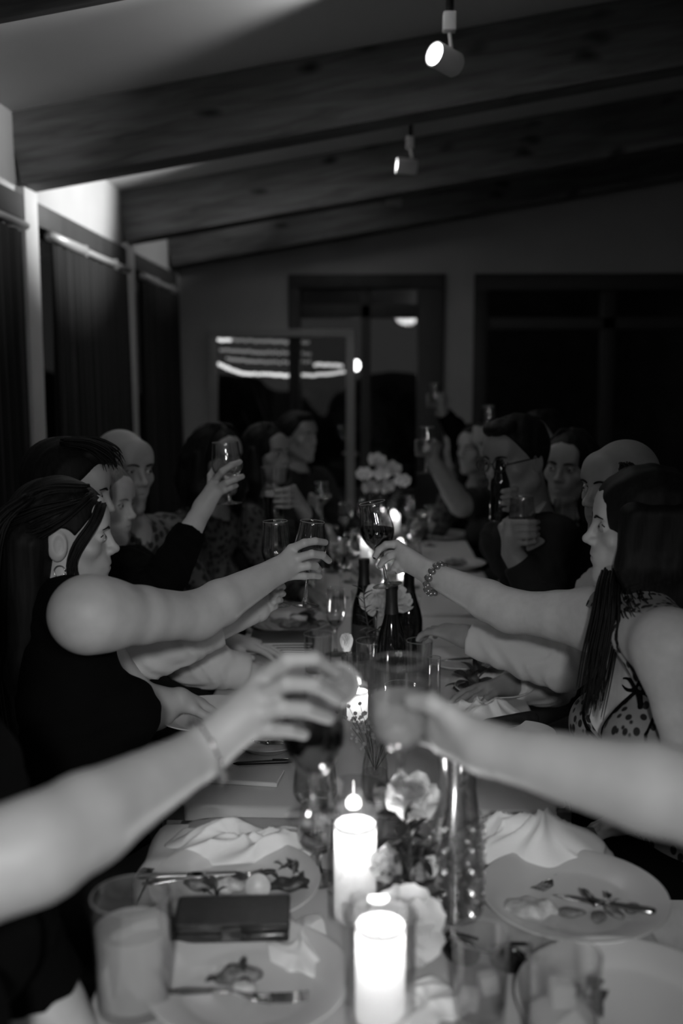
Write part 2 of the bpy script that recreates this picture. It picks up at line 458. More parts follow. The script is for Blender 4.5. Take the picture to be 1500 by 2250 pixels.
m_curt = M('dark_curtain', .018, .95, spec=.08, sheen=.08)
m_rod = M('curtain_rod_metal', .35, .45, .3)
m_pane = glass_mat('window_pane', .8, .3, .04, .6, .01)
for i, (y0, y1) in enumerate([(0.3, 2.42), (2.6, 4.2), (4.38, 5.92), (6.10, 7.38)]):
    wn = thing('window_%d' % (i + 1), None, None, (WX, (y0 + y1) / 2, 0)); wn['kind'] = 'structure'
    h = (y1 - y0) / 2
    link('window_frame', boxes('window_frame', [(-.10, .03, -h, h, HZ - .10, HZ), (-.10, -.04, -h, -h + .05, .35, HZ - .1),
        (-.10, -.04, h - .05, h, .35, HZ - .1), (-.10, -.04, -.025, .025, .35, HZ - .1), (-.10, .04, -h, h, .35, .40)], .004), m_dark, wn)
    link('pane', boxes('pane', [(-.075, -.069, -h + .05, h - .05, .4, HZ - .1)]), m_pane, wn)
    if i == 0: continue
    lab = {1: 'left', 2: 'middle', 3: 'far'}[i]
    # curtain rod with rings
    rd = thing('curtain_rod', {1: 'pale curtain rod over the leftmost long window', 2: 'pale curtain rod between the two white wall posts',
        3: 'pale curtain rod beside the back corner'}[i], 'curtain rod', (WX + .06, (y0 + y1) / 2, HZ - .135), group=None)
    link('rod', tube('rod', [(0, -h + .05, 0), (0, h - .06, 0)], .017, 10), m_rod, rd)
    link('rod_sleeve', tube('rod_sleeve', [(0, -h + .06, 0), (0, -h * .25, 0)], .024, 10), m_rod, rd)
    for s in (-.24, .5):
        link('bracket', boxes('bracket', [(-.06, .012, s * h - .012, s * h + .012, -.028, .028)], .004), m_rod, rd)
    # curtain hung from it
    n = 160; vv, ff = [], []
    rr = random.Random(i)
    for a in range(n):
        y = -h + .07 + (2 * h - .16) * a / (n - 1)
        for b in range(9):
            z = HZ - .16 - (HZ - .2) * b / 8
            amp = .012 + .022 * b / 8
            x = amp * (math.sin(a * .55 + 1.5 * math.sin(a * .09 + i)) + .35 * math.sin(a * 1.3 + b * .05))
            vv.append((x, y, z))
    for a in range(n - 1):
        for b in range(8): ff.append((a * 9 + b, a * 9 + b + 1, a * 9 + b + 10, a * 9 + b + 9))
    me = mesh('curtain', vv, ff)
    c = link('curtain', me, m_curt, None, (WX + .055, (y0 + y1) / 2, 0))
    sm = c.modifiers.new('thick', 'SOLIDIFY'); sm.thickness = .003
    tag(c, {1: 'dark drawn curtain behind the near white wall post', 2: 'dark pleated curtain between the two white wall posts',
            3: 'dark curtain next to the back wall corner'}[i], 'curtain')

# back wall with the openings of the mirror's stand-in window, the door and the wide window
def px_x(x, Y): return P(x, 830, Y).x
def px_z(y, Y, x=830): return P(x, y, Y).z
dx0, dx1 = px_x(635, BY), px_x(975, BY); dz = px_z(603, BY)
fx0, fx1 = px_x(466, BY), px_x(774, BY); fz = px_z(727, BY)
bx0, bx1 = px_x(1038, BY), 4.0; bz = px_z(603, BY)
wb = [(-1.66, fx0, BY, BY + .16, 0, 4), (fx0, dx0, BY, BY + .16, fz, 4), (dx0, dx1, BY, BY + .16, dz, 4),
      (dx1, bx0, BY, BY + .16, 0, 4), (bx0, bx1, BY, BY + .16, bz, 4), (bx1, 4.6, BY, BY + .16, 0, 4),
      (fx0, dx0, BY, BY + .16, 0, .6), (bx0, bx1, BY, BY + .16, 0, .5)]
struct('wall_back', boxes('wall_back', wb), m_wall)
struct('wall_right', boxes('wall_right', [(4.45, 4.6, -2.6, 7.5, 0, 3.8)]), m_wall)
struct('wall_front', boxes('wall_front', [(-1.66, 4.6, -2.75, -2.6, 0, 3.8)]), m_wall)
struct('baseboard_back', boxes('baseboard_back', [(-1.5, fx0, BY - .02, BY, 0, .12), (dx1, bx0, BY - .02, BY, 0, .12)], .003), m_dark)

# door_1: dark frame, transom bar, mullion, glass
dr = thing('door_1', 'dark framed glazed door in the middle of the back wall', None); dr['kind'] = 'structure'
j0, j1 = px_x(660, BY), px_x(916, BY); mu = px_x(803, BY); tz = px_z(668, BY)
link('door_frame', boxes('door_frame', [(dx0, dx1, BY - .03, BY + .12, dz - .10, dz), (dx0, j0, BY - .03, BY + .12, 0, dz - .1),
      (j1, dx1, BY - .03, BY + .12, 0, dz - .1)], .006), m_dark, dr)
link('transom_bar', boxes('transom_bar', [(j0, j1, BY, BY + .10, tz - .10, tz)], .004), m_dark, dr)
link('mullion', boxes('mullion', [(mu - .035, mu + .035, BY, BY + .10, 0, dz - .1)], .004), m_dark, dr)
for a, b in ((j0, mu - .035), (mu + .035, j1)):
    link('transom_panel', boxes('transom_panel', [(a, b, BY + .05, BY + .07, tz, dz - .10)]), M('dark_gloss_panel', .012, .15), dr)
    # lower panes turned slightly to throw the lamp's reflection out of sight
    z0, z1 = .75, tz - .10
    link('pane', boxes('pane', [(Matrix.Rotation(math.radians(2.2), 4, 'Z'), b - a, .005, z1 - z0)]), m_pane, dr, ((a + b) / 2, BY + .055, (z0 + z1) / 2))
    link('door_panel', boxes('door_panel', [(a, b, BY + .03, BY + .08, 0, .75)], .004), m_dark, dr)
link('door_handle', tube('door_handle', [(mu - .06, BY - .04, 1.0), (mu - .06, BY - .05, 1.02), (mu - .17, BY - .05, 1.02)], .01), m_rod, dr)

# window_5: mirror left of the door, built as a window; reflected strings set beyond it
wf = thing('window_5', 'pale framed mirror built as a window, reflected light strings beyond it', None); wf['kind'] = 'structure'
fw = .045
fy = BY - .035
link('window_frame', boxes('window_frame', [(fx0 - .02, fx1 + .02, fy - .03, fy + .03, fz - fw, fz + .01), (fx0 - .02, fx0 + fw, fy - .03, fy + .03, .6, fz - fw),
      (fx1 - fw, fx1 + .02, fy - .03, fy + .03, .6, fz - fw), (fx0, fx1, fy - .03, fy + .03, .56, .6)], .004), M('pale_frame', .3, .5), wf)
link('pane', boxes('pane', [(fx0 + fw, fx1 - fw, fy - .003, fy + .003, .6, fz - fw)]), m_pane, wf)

# window_6: wide dark window on the right
wr = thing('window_6', 'wide dark window on the right of the back wall', None); wr['kind'] = 'structure'
ms = [px_x(1334, BY), px_x(1334, BY) + 1.0, px_x(1334, BY) + 2.0]
sp = [(bx0, bx1, BY - .03, BY + .12, bz - .12, bz), (bx0, bx0 + .1, BY - .03, BY + .12, .5, bz - .12), (bx1 - .1, bx1, BY - .03, BY + .12, .5, bz - .12),
      (bx0, bx1, BY - .03, BY + .12, .5, .58), (bx0 + .1, bx1 - .1, BY, BY + .1, px_z(725, BY), px_z(725, BY) + .09)]
link('window_frame', boxes('window_frame', sp, .005), m_frame, wr)
for x in ms[:2]:
    link('mullion', boxes('mullion', [(x - .05, x + .05, BY, BY + .1, .58, bz - .12)], .005), m_frame, wr)
ed = [bx0 + .1] + ms[:2] + [bx1 - .1]
for a, b in zip(ed[:-1], ed[1:]):
    link('pane', boxes('pane', [(a, b, BY + .05, BY + .056, .58, px_z(725, BY))]), m_pane, wr)
    link('pane', boxes('pane', [(a, b, BY + .05, BY + .056, px_z(725, BY) + .09, bz - .12)]), m_pane, wr)

# outside: ground, hedges, strings for the mirror's reflection, wall lamp
struct('trim_9', boxes('terrace', [(-8, 12, 7.66, 22, -.15, -.05)]), M('terrace', .05, .9))
def hedge(label, x0, x1, y, h, seed):
    rr = random.Random(seed)
    pr = [cone((x0 + (x1 - x0) * t / 11, y + rr.uniform(-.2, .2), 0), (x0 + (x1 - x0) * t / 11 + rr.uniform(-.2, .2), y, h * rr.uniform(.75, 1)), .5, rr.uniform(.3, .5), .25) for t in range(12)]
    me = np_mesh('hedge', [field_mesh(pr, .09, disp=lambda X, Y, Z: (.06 * np.sin(X * 9) * np.sin(Z * 11) * np.sin(Y * 10)).astype(np.float32))])
    tag(link('hedge', me, M('hedge_leaves', .02, .9, noise=(6, .6))), label, 'hedge')
hedge('dark tall hedge outside the wide right window', 1.2, 8.5, 10.5, 2.9, 3)
hedge('dark low hedge outside beyond the glazed door', -5.0, 1.3, 13.0, 1.25, 4)

m_bulb = M('lit_bulb', .9, .5, emit=1.6)
m_bulb2 = M('dim_lit_bulb', .9, .5, emit=.22)
m_wire = M('light_wire', .02, .7)
bulb_me = ball('bulb', (.014,) * 3, n=8); bulb2_me = ball('dim_bulb', (.014,) * 3, n=8)
def string(label, pts, Y, n, dim=False):  # reflected strings built as real bulbs outside the stand-in window
    sp = spline([P(x, y, Y) for x, y in pts], n)
    t = thing('string_lights', label, 'string lights', sp[n // 2], group=None)
    b0 = Vector(sp[n // 2])
    link('cable', tube('cable', [p - b0 + Vector((0, 0, .012)) for p in sp], .004, 5), m_wire, t)
    rr = random.Random(n)
    for q, p in enumerate(sp):
        link('bulb', bulb2_me if dim else bulb_me, m_bulb2 if dim else m_bulb, t, p - b0 + Vector((0, 0, rr.uniform(-.006, .006))))
string('short bright piece of the topmost reflected light string, built beyond the pale window', [(472, 745), (488, 747), (505, 746)], 8.4, 7)
string('dim topmost reflected light string, built beyond the pale window', [(510, 746), (600, 751), (676, 753)], 8.4, 26, True)
string('dim second reflected light string from the top in the pale window', [(485, 768), (580, 774), (680, 777)], 8.6, 28, True)
string('long bright sagging reflected light string in the pale window', [(474, 797), (505, 811), (540, 820), (600, 824), (650, 825), (700, 823), (755, 817)], 8.3, 52)
string('short brightest reflected light string at the right of the pale window', [(692, 801), (720, 802), (750, 803)], 8.2, 14)
string('dim third reflected light string from the top in the pale window', [(500, 788), (580, 796), (680, 795)], 8.5, 26, True)
lp = thing('wall_lamp', 'small bright outdoor lamp shining through the glazed door', 'lamp', P(782, 803, 8.4))
link('globe', ball('globe', (.034, .034, .046)), M('lamp_globe', .9, .5, emit=9), lp)
link('lamp_back', boxes('lamp_back', [(-.02, .02, .035, .06, -.06, .06)], .004), m_black, lp)

# ------------------------------------------------------------------ spotlights on the beams' ceiling bays
m_lens = M('lit_lens', .9, .4, emit=14)
m_lens2 = M('lit_lens_side', .9, .4, emit=6)
def spotlight(label, body_c, dirv, top_z, energy, angle, L=.10, r=.038):
    c = Vector(body_c); d = Vector(dirv).normalized()
    t = thing('spotlight', label, 'spotlight', c)
    q = d.to_track_quat('Z', 'Y')
    body = lathe('lamp_body', [(0, -L / 2), (r * .9, -L / 2), (r, -L / 2 + .006), (r, L / 2), (r * .9, L / 2), (r * .86, L / 2 - .008), (0, L / 2 - .008)], 28)
    o = link('lamp_body', body, m_white, t); o.rotation_mode = 'QUATERNION'; o.rotation_quaternion = q
    ln = lathe('lens', [(0, L / 2 - .002), (r * .5, L / 2 - .003), (r * .84, L / 2 - .006)], 24)
    o = link('lens', ln, m_lens, t); o.rotation_mode = 'QUATERNION'; o.rotation_quaternion = q
    back = -d * (L * .3)
    link('stem', tube('stem', [back + Vector((0, 0, r * .8)), back * .55 + Vector((0, 0, r + .05))], .006), m_white, t)
    a = back * .55 + Vector((0, 0, r + .05))
    link('adapter', boxes('adapter', [(a.x - .02, a.x + .02, a.y - .02, a.y + .02, a.z, a.z + .055)], .004), m_white, t)
    link('drop_rod', tube('drop_rod', [a + Vector((0, 0, .05)), Vector((a.x, a.y, top_z - c.z))], .013), m_black, t)
    lamp('spot_beam', 'SPOT', c + d * (L / 2 + .012), energy, c + d * 2, .03, angle, .6)
c1 = P(978, 131, 3.25); spotlight('lit white spotlight at the top facing the camera', c1, (-.70, -.66, .14), zc(c1.x), 60, 112)
c2 = P(893, 366, 5.05); spotlight('white spotlight seen from the side under the second beam', c2, (-1, -.10, .10), zc(c2.x), 240, 72)
c4 = Vector((.31, 3.30, 2.888)); spotlight('unseen spotlight added above the lit one to streak the ceiling', c4, (-1, -.06, .0), zc(c4.x), 105, 84)  # added out of view to graze light along the ceiling
c3 = Vector((.1, 6.65, 2.72)); spotlight('hidden white spotlight in the last ceiling bay', c3, (-1, .05, .14), zc(c3.x), 34, 76)

# ------------------------------------------------------------------ tables, cloths, chairs
TZ = .75
m_table = wood_mat('table_wood', .1, 1, False)
m_cloth = M('white_cloth', .48, .85, spec=.15, bump=(220, .12), noise=(1.5, .04))
m_napkin = M('white_napkin', .78, .85, spec=.1, bump=(300, .1))
TABLES = [(0.02, .40, 0.35, 1.80), (-.02, .41, 1.84, 3.42), (0.0, .46, 3.46, 5.6)]
tl = [('table under the nearest white cloth', 'nearest white tablecloth under the two front plates'),
      ('table under the middle white cloth', 'middle white tablecloth under the clinking glasses'),
      ('table under the farthest white cloth', 'farthest white tablecloth under the distant candles')]
for (cx, hw, y0, y1), (a, b) in zip(TABLES, tl):
    t = thing('dining_table', 'long wooden dining ' + a, 'table', (cx, (y0 + y1) / 2, 0))
    h = (y1 - y0) / 2
    link('tabletop', boxes('tabletop', [(-hw + .01, hw - .01, -h + .01, h - .01, .715, .745)], .005), m_table, t)
    link('apron', boxes('apron', [(-hw + .06, hw - .06, -h + .06, -h + .085, .64, .715), (-hw + .06, hw - .06, h - .085, h - .06, .64, .715),
        (-hw + .06, -hw + .085, -h + .085, h - .085, .64, .715), (hw - .085, hw - .06, -h + .085, h - .085, .64, .715)]), m_table, t)
    lm = boxes('leg', [(-.03, .03, -.03, .03, 0, .64)], .004)
    for sx in (-1, 1):
        for sy in (-1, 1): link('leg', lm, m_table, t, (sx * (hw - .09), sy * (h - .09), 0))
    # draped cloth
    nx, ny, rc = 22, 60, .05
    vv, ff = [], []
    per = 120; rows = 9
    def edge(s, grow):
        per_pts = []
        X, Y = hw - rc, h - rc
        Ltot = 4 * (X + Y); d = s * Ltot
        if d < 2 * X: p, nn = (-X + d, -Y), (0, -1)
        elif d < 2 * X + 2 * Y: p, nn = (X, -Y + d - 2 * X), (1, 0)
        elif d < 4 * X + 2 * Y: p, nn = (X - (d - 2 * X - 2 * Y), Y), (0, 1)
        else: p, nn = (-X, Y - (d - 4 * X - 2 * Y)), (-1, 0)
        return p, nn
    # superellipse style outline with rounded corners
    out = []
    for s in range(per * 4):
        an = 2 * PI * s / (per * 4); ca, sa = math.cos(an), math.sin(an)
        e = 2 / 14
        out.append((hw * math.copysign(abs(ca) ** e, ca), h * math.copysign(abs(sa) ** e, sa)))
    N = len(out); vv.append((0, 0, TZ))
    for rr_ in range(1, 5):
        k = rr_ / 4 * .985
        vv += [(x * k, y * k, TZ) for x, y in out]
    drops = [(.995, -.001), (1.0, -.006), (1.003, -.03), (1.006, -.09), (1.01, -.17)]
    for q, (k, dz_) in enumerate(drops):
        for s, (x, y) in enumerate(out):
            w = .006 * q * math.sin(s * .27 + 2 * math.sin(s * .05))
            r = math.hypot(x, y)
            vv.append((x * k + w * x / r, y * k + w * y / r, TZ + dz_ + (0.01 * math.sin(s * .06) if q == 4 else 0)))
    for s in range(N): ff.append((0, 1 + s, 1 + (s + 1) % N))
    for q in range(8):
        for s in range(N):
            a0 = 1 + q * N; ff.append((a0 + s, a0 + N + s, a0 + N + (s + 1) % N, a0 + (s + 1) % N))
    c = link('tablecloth', mesh('tablecloth', vv, ff), m_cloth, None, (cx, (y0 + y1) / 2, 0)); tag(c, b, 'tablecloth')

m_chair = wood_mat('chair_wood', .13, 2, False, .5)
_ch = {}
def chair(label, x, y, face, group='dining chairs along the table'):
    """face: +1 looks to +X (left side of the table), -1 to -X"""
    t = thing('dining_chair', label, 'chair', (x, y, 0), (0, 0, 0 if face > 0 else PI), group)
    if not _ch:
        _ch['seat'] = boxes('seat', [(-.2, .2, -.2, .2, .415, .45)], .01)
        _ch['leg'] = boxes('leg', [(-.018, .018, -.018, .018, 0, .415)], .004)
        lean = Matrix.Translation((-.205, 0, .43)) @ Matrix.Rotation(-.12, 4, 'Y')
        _ch['back_post'] = boxes('back_post', [(lean @ Matrix.Translation((0, 0, .24)), .03, .03, .5)], .005)
        _ch['back_rail'] = boxes('back_rail', [(lean @ Matrix.Translation((0, 0, .0)), .016, .34, .06)], .005)
        _ch['lean'] = lean
    link('seat', _ch['seat'], m_chair, t)
    for sx in (-1, 1):
        for sy in (-1, 1): link('leg', _ch['leg'], m_chair, t, (sx * .175, sy * .175, 0))
    for sy in (-1, 1): link('back_post', _ch['back_post'], m_chair, t, (0, sy * .185, 0))
    for zz in (.16, .30, .45): link('back_rail', _ch['back_rail'], m_chair, t, (-.12 * zz, 0, zz))

# ------------------------------------------------------------------ glassware
m_glass = glass_mat()
m_wine = M('red_wine', .004, .08, spec=.6)
m_stout = M('dark_beer', .004, .1, spec=.5)
m_foam = M('beer_foam', .55, .9)
m_pale = cloudy('pale_drink', .9, .55)
m_rim = solid_glass(); m_foot = glass_mat('foot_glass', .95, .5, .20, .9, .10); m_lip = M('glass_rim', .38, .1, spec=.9)  # last one: opaque pale grey painting the highlight on rims
m_water = glass_mat('water', .95, .6, .04, .5, .01)
_pc = {}
def cached(key, fn):
    if key not in _pc: _pc[key] = fn()
    return _pc[key]
def bowl_profile(h, stem, br, rr, bh=.42, n=14):
    """outer bowl from stem top to rim: radius over height"""
    out = []
    for i in range(n + 1):
        t = i / n
        if t < bh: r = br * math.sin(PI / 2 * (t / bh)) ** .62
        else:
            s = (t - bh) / (1 - bh); r = br + (rr - br) * (s * s * (3 - 2 * s)) ** .9
        out.append((max(r, .004), stem + (h - stem) * t))
    return out
def axis_quat(ax): return Vector(ax).to_track_quat('Z', 'Y')
def liquid_mesh(prof, level, quat=None, n=28):
    """fill of a lathe bowl up to a level plane; quat tilts the vessel so the surface stays level in the room"""
    me = lathe('liquid', prof + [(0, prof[-1][1])], n)
    bm = bmesh.new(); bm.from_mesh(me)
    up = Vector((0, 0, 1)) if quat is None else quat.inverted() @ Vector((0, 0, 1))
    co = Vector((0, 0, level))
    bmesh.ops.bisect_plane(bm, geom=bm.verts[:] + bm.edges[:] + bm.faces[:], plane_co=co, plane_no=up, clear_outer=True)
    es = [e for e in bm.edges if e.is_boundary]
    if es: bmesh.ops.holes_fill(bm, edges=es, sides=0)
    bmesh.ops.recalc_face_normals(bm, faces=bm.faces)
    bm.to_mesh(me); bm.free(); return autosmooth(me, 40)
def wine_glass(label, foot, top=None, h=.2, br=.039, rr=.029, fr=.034, stem=.085, level=None, liq=None, bh=.42, group=None, name='wine_glass'):
    """foot: centre of the foot; top: any point on the axis above it (None: upright)"""
    foot = Vector(foot); q = axis_quat((Vector(top) - foot)) if top is not None else axis_quat((0, 0, 1))
    t = thing(name, label, 'glass', foot, (0, 0, 0), group)
    t.rotation_mode = 'QUATERNION'; t.rotation_quaternion = q
    key = (h, br, rr, fr, stem, bh)
    outer = bowl_profile(h, stem, br, rr, bh)
    inner = [(max(r - .0012, .0), z + (.004 if i == 0 else .0012 * (1 - i / len(outer)))) for i, (r, z) in enumerate(outer)]
    inner[0] = (0, stem + .005)
    def mk():
        p = outer + [(outer[-1][0] - .0006, h + .0008)] + inner[::-1]
        return lathe('bowl', p, 36)
    link('bowl', cached(('b',) + key, mk), m_glass, t)
    link('rim', cached(('r',) + key, lambda: lathe('rim', [(rr - .0013, h), (rr - .0006, h + .0009), (rr + .0002, h), (rr - .0004, h - .0006), (rr - .0013, h)], 36)), m_lip, t)
    link('stem', cached(('s',) + key, lambda: lathe('stem', [(.010, .0045), (.0065, .012), (.0042, .025), (.0036, stem * .6), (.0042, stem - .008), (.007, stem + .003)], 14)), m_rim, t)
    link('foot', cached(('f',) + key, lambda: lathe('foot', [(0, .0), (fr * .7, .0), (fr, .0012), (fr, .0022), (fr * .6, .004), (.010, .0065), (0, .0065)], 36)), m_foot, t)
    if level:
        pr = [(max(r - .0006, 0), z) for r, z in inner]
        link('drink', liquid_mesh(pr, stem + (h - stem) * level, q), liq or m_wine, t)
    return t
def tumbler(label, base, h=.11, r0=.032, r1=.037, level=None, liq=None, foam=0, group=None, name='tumbler', ice=0, axis=None):
    t = thing(name, label, 'glass', base, (0, 0, 0), group)
    q = axis_quat(axis or (0, 0, 1)); t.rotation_mode = 'QUATERNION'; t.rotation_quaternion = q
    def mk():
        o = [(0, 0), (r0 * .85, 0), (r0, .004)] + [(r0 + (r1 - r0) * s, .004 + (h - .004) * s) for s in (.2, .4, .6, .8, 1)]
        i = [(r0 + (r1 - r0) * s - .0018, .014 + (h - .014) * s) for s in (1, .8, .6, .4, .2, 0)] + [(r0 * .8, .010), (0, .010)]
        return lathe('glass_wall', o + i, 36)
    link('glass_wall', cached(('t', h, r0, r1), mk), m_glass, t)
    link('rim', cached(('tr', h, r1), lambda: lathe('rim', [(r1 - .002, h), (r1 - .001, h + .001), (r1 + .0002, h), (r1 - .0008, h - .0007), (r1 - .002, h)], 36)), m_lip, t)
    if level:
        pr = [(0, .0115), (r0 * .8, .0115)] + [(r0 + (r1 - r0) * s - .0026, .015 + (h - .015) * s) for s in (0, .25, .5, .75, 1)]
        link('drink', liquid_mesh(pr, h * level, q), liq or m_water, t)
        if foam:
            rz = r0 + (r1 - r0) * level - .003
            link('foam', lathe('foam', [(0, h * level), (rz, h * level), (rz, h * level + foam), (rz * .7, h * level + foam + .003), (0, h * level + foam + .003)], 24), m_foam, t)
    rr = random.Random(ice)
    for a in range(ice):
        s = r0 * .36; an = a * 2.3
        mt = Matrix.Translation((math.cos(an) * r0 * .42, math.sin(an) * r0 * .42, h * (.25 + .5 * a / max(1, ice)))) @ Matrix.Rotation(rr.uniform(0, 3), 4, Vector((rr.random(), rr.random(), 1)).normalized())
        link('ice_cube', boxes('ice_cube', [(mt, s * 2, s * 2, s * 2)], .004), m_pale, t)
    return t

# ------------------------------------------------------------------ candles
m_wax = wax_mat()
m_flame = M('flame', .9, .5, emit=40)
def candle(label, base, h=.12, r=.033, energy=.35, hurricane=None, flame=True, hl=None):
    t = thing('pillar_candle', label, 'candle', base)
    rr = random.Random(int(h * 1000) + int(r * 10000))
    well = h * .06
    prof = [(0, .001), (r * .97, 0), (r, .006), (r * 1.0, h * .4), (r * .99, h - .006), (r * .97, h), (r * .93, h), (r * .92, h - .006)]
    link('wax', cached(('wax', h, r), lambda: lathe('wax', prof, 32)), m_wax, t)
    link('melted_wax', cached(('pool', h, r), lambda: lathe('melted_wax', [(r * .985, well), (r * .6, well - .002), (0, well - .002)], 28)), m_wax, t)
    link('wick', tube('wick', [(0, 0, well), (.001, 0, h - .012), (.003, 0, h - .004)], .0012, 6), m_black, t)
    if flame:
        fz_ = h - .016
        link('flame', cached(('flame', 0), lambda: lathe('flame', [(0, 0), (.0035, .003), (.0055, .008), (.0048, .014), (.0026, .020), (0, .026)], 14)), m_flame, t, (.003, 0, fz_))
        lamp('candle_light', 'POINT', Vector(base) + Vector((.003, 0, h + .004)), energy, size=.012)
    if hurricane:
        hr, hh = hurricane
        g = thing('hurricane_glass', hl or ('clear glass cylinder around the ' + label), 'candle holder', base)
        def mk():
            return lathe('glass_cylinder', [(0, .0), (hr * .95, 0), (hr, .005), (hr, hh * .5), (hr, hh - .01), (hr + .002, hh), (hr - .0005, hh), (hr - .003, hh - .01), (hr - .003, .008), (0, .006)], 40)
        link('glass_cylinder', cached(('hur', hr, hh), mk), m_glass, g, (0, 0, -.0035))
    return t

# ------------------------------------------------------------------ plates, cutlery, food, napkins
m_plate = M('white_china', .55, .18, spec=.5)
m_plate2 = M('grey_stoneware', .35, .35, spec=.4)
m_steel = M('polished_steel', .45, .16, 1.0)
m_food = M('browned_food', .14, .6, noise=(60, .6), bump=(90, .6))
m_food2 = M('pale_food', .42, .6, noise=(50, .35), bump=(90, .5))
m_green = M('dark_greens', .03, .45, noise=(40, .5))
m_cucumber = M('cucumber_flesh', .45, .4, noise=(40, .2))
def plate(label, x, y, r=.135, mat=None, group=None, z=TZ, tilt=(0, 0, 0)):
    t = link('plate', cached(('plate', r), lambda: lathe('plate', [(0, .0), (r * .55, 0), (r * .6, .003), (r * .95, .020), (r, .0235), (r * .998, .026), (r * .96, .0255), (r * .66, .010), (r * .6, .007), (0, .006)], 56)), mat or m_plate, None, (x, y, z + .001), tilt)
    return tag(t, label, 'plate', group)
def fork(label, a, b, group=None):
    """a: tines tip, b: handle end"""
    a, b = Vector(a), Vector(b); L = (b - a).length
    bm = bmesh.new()
    items = []
    for s in (-.009, -.003, .003, .009): items.append(([(s, 0, .004), (s, .02, .0), (s * .95, .05, -.002)], [.0011, .0014, .0015]))
    items.append(([(-.010, .05, -.002), (0, .055, -.003), (.010, .05, -.002)], .0022))
    me1 = tubes('tines', items, 6)
    pts = [(0, .052, -.003), (0, .075, -.001), (0, .095, .005), (0, L * .6, .006), (0, L * .9, .003), (0, L, .002)]
    me2 = tube('handle', pts, [.010, .007, .0032, .0038, .0075, .004], 10, flat=.35)
    t = thing('fork', label, 'fork', a, group=group)
    y = (b - a).normalized(); x = y.cross(Vector((0, 0, 1))).normalized(); zz = x.cross(y)
    t.rotation_mode = 'QUATERNION'; t.rotation_quaternion = Matrix((x, y, zz)).transposed().to_quaternion()
    link('tines', me1, m_steel, t); link('handle', me2, m_steel, t); return t
def knife(label, a, b, group=None, mat=None):
    a, b = Vector(a), Vector(b); L = (b - a).length
    t = thing('knife', label, 'knife', a, group=group)
    y = (b - a).normalized(); x = y.cross(Vector((0, 0, 1))).normalized(); zz = x.cross(y)
    t.rotation_mode = 'QUATERNION'; t.rotation_quaternion = Matrix((x, y, zz)).transposed().to_quaternion()
    link('blade', tube('blade', [(0, 0, 0), (0, .02, 0), (0, .06, 0), (0, L * .52, 0)], [.003, .0085, .0105, .009], 10, flat=.16), m_steel, t)
    link('handle', tube('handle', [(0, L * .5, 0), (0, L * .56, 0), (0, L * .8, 0), (0, L * .96, 0), (0, L, 0)], [.006, .0055, .0075, .0085, .005], 10, flat=.55), mat or m_steel, t)
    return t
def lump(name, label, cat, c, r, mat, seed=0, rot=0, group=None):
    rr = np.random.RandomState(seed); ph = rr.uniform(0, 6, 6)
    pr = [ell((0, 0, 0), r, k=.001)]
    s = 60
    me = np_mesh(name, [field_mesh(pr, max(.0022, min(r) / 5), disp=lambda X, Y, Z: (min(r) * .22 * (np.sin(X * s * 2.1 + ph[0]) * np.sin(Y * s * 2.3 + ph[1]) + .6 * np.sin(Z * s * 3 + ph[2] + X * s * 3))).astype(np.float32))])
    o = link(name, me, mat, None, c, (0, 0, rot)); return tag(o, label, cat, group)
def leaf_mesh(L=.06, w=.02, curl=.2, n=7):
    vv, ff = [], []
    for i in range(n + 1):
        t = i / n; ww = w * math.sin(PI * min(1, t * .96 + .02)) ** .8
        z = curl * L * math.sin(t * PI * .6)
        for s in (-1, -.5, 0, .5, 1): vv.append((s * ww * .5, t * L, z + abs(s) * ww * .18))
    for i in range(n):
        for s in range(4): ff.append((i * 5 + s, i * 5 + s + 1, i * 5 + s + 6, i * 5 + s + 5))
    return mesh('leaf', vv, ff)
def salad(label, c, seed, n=6, L=.05):
    rr = random.Random(seed); t = thing('salad_greens', label, 'salad', c)
    me = cached(('sal', L), lambda: leaf_mesh(L, L * .45, .35))
    for i in range(n):
        link('leaf', me, m_green, t, (rr.uniform(-.02, .02), rr.uniform(-.012, .012), .002 + .003 * i), (rr.uniform(-.5, .5), rr.uniform(-.5, .5), rr.uniform(0, 6.3)))
    return t
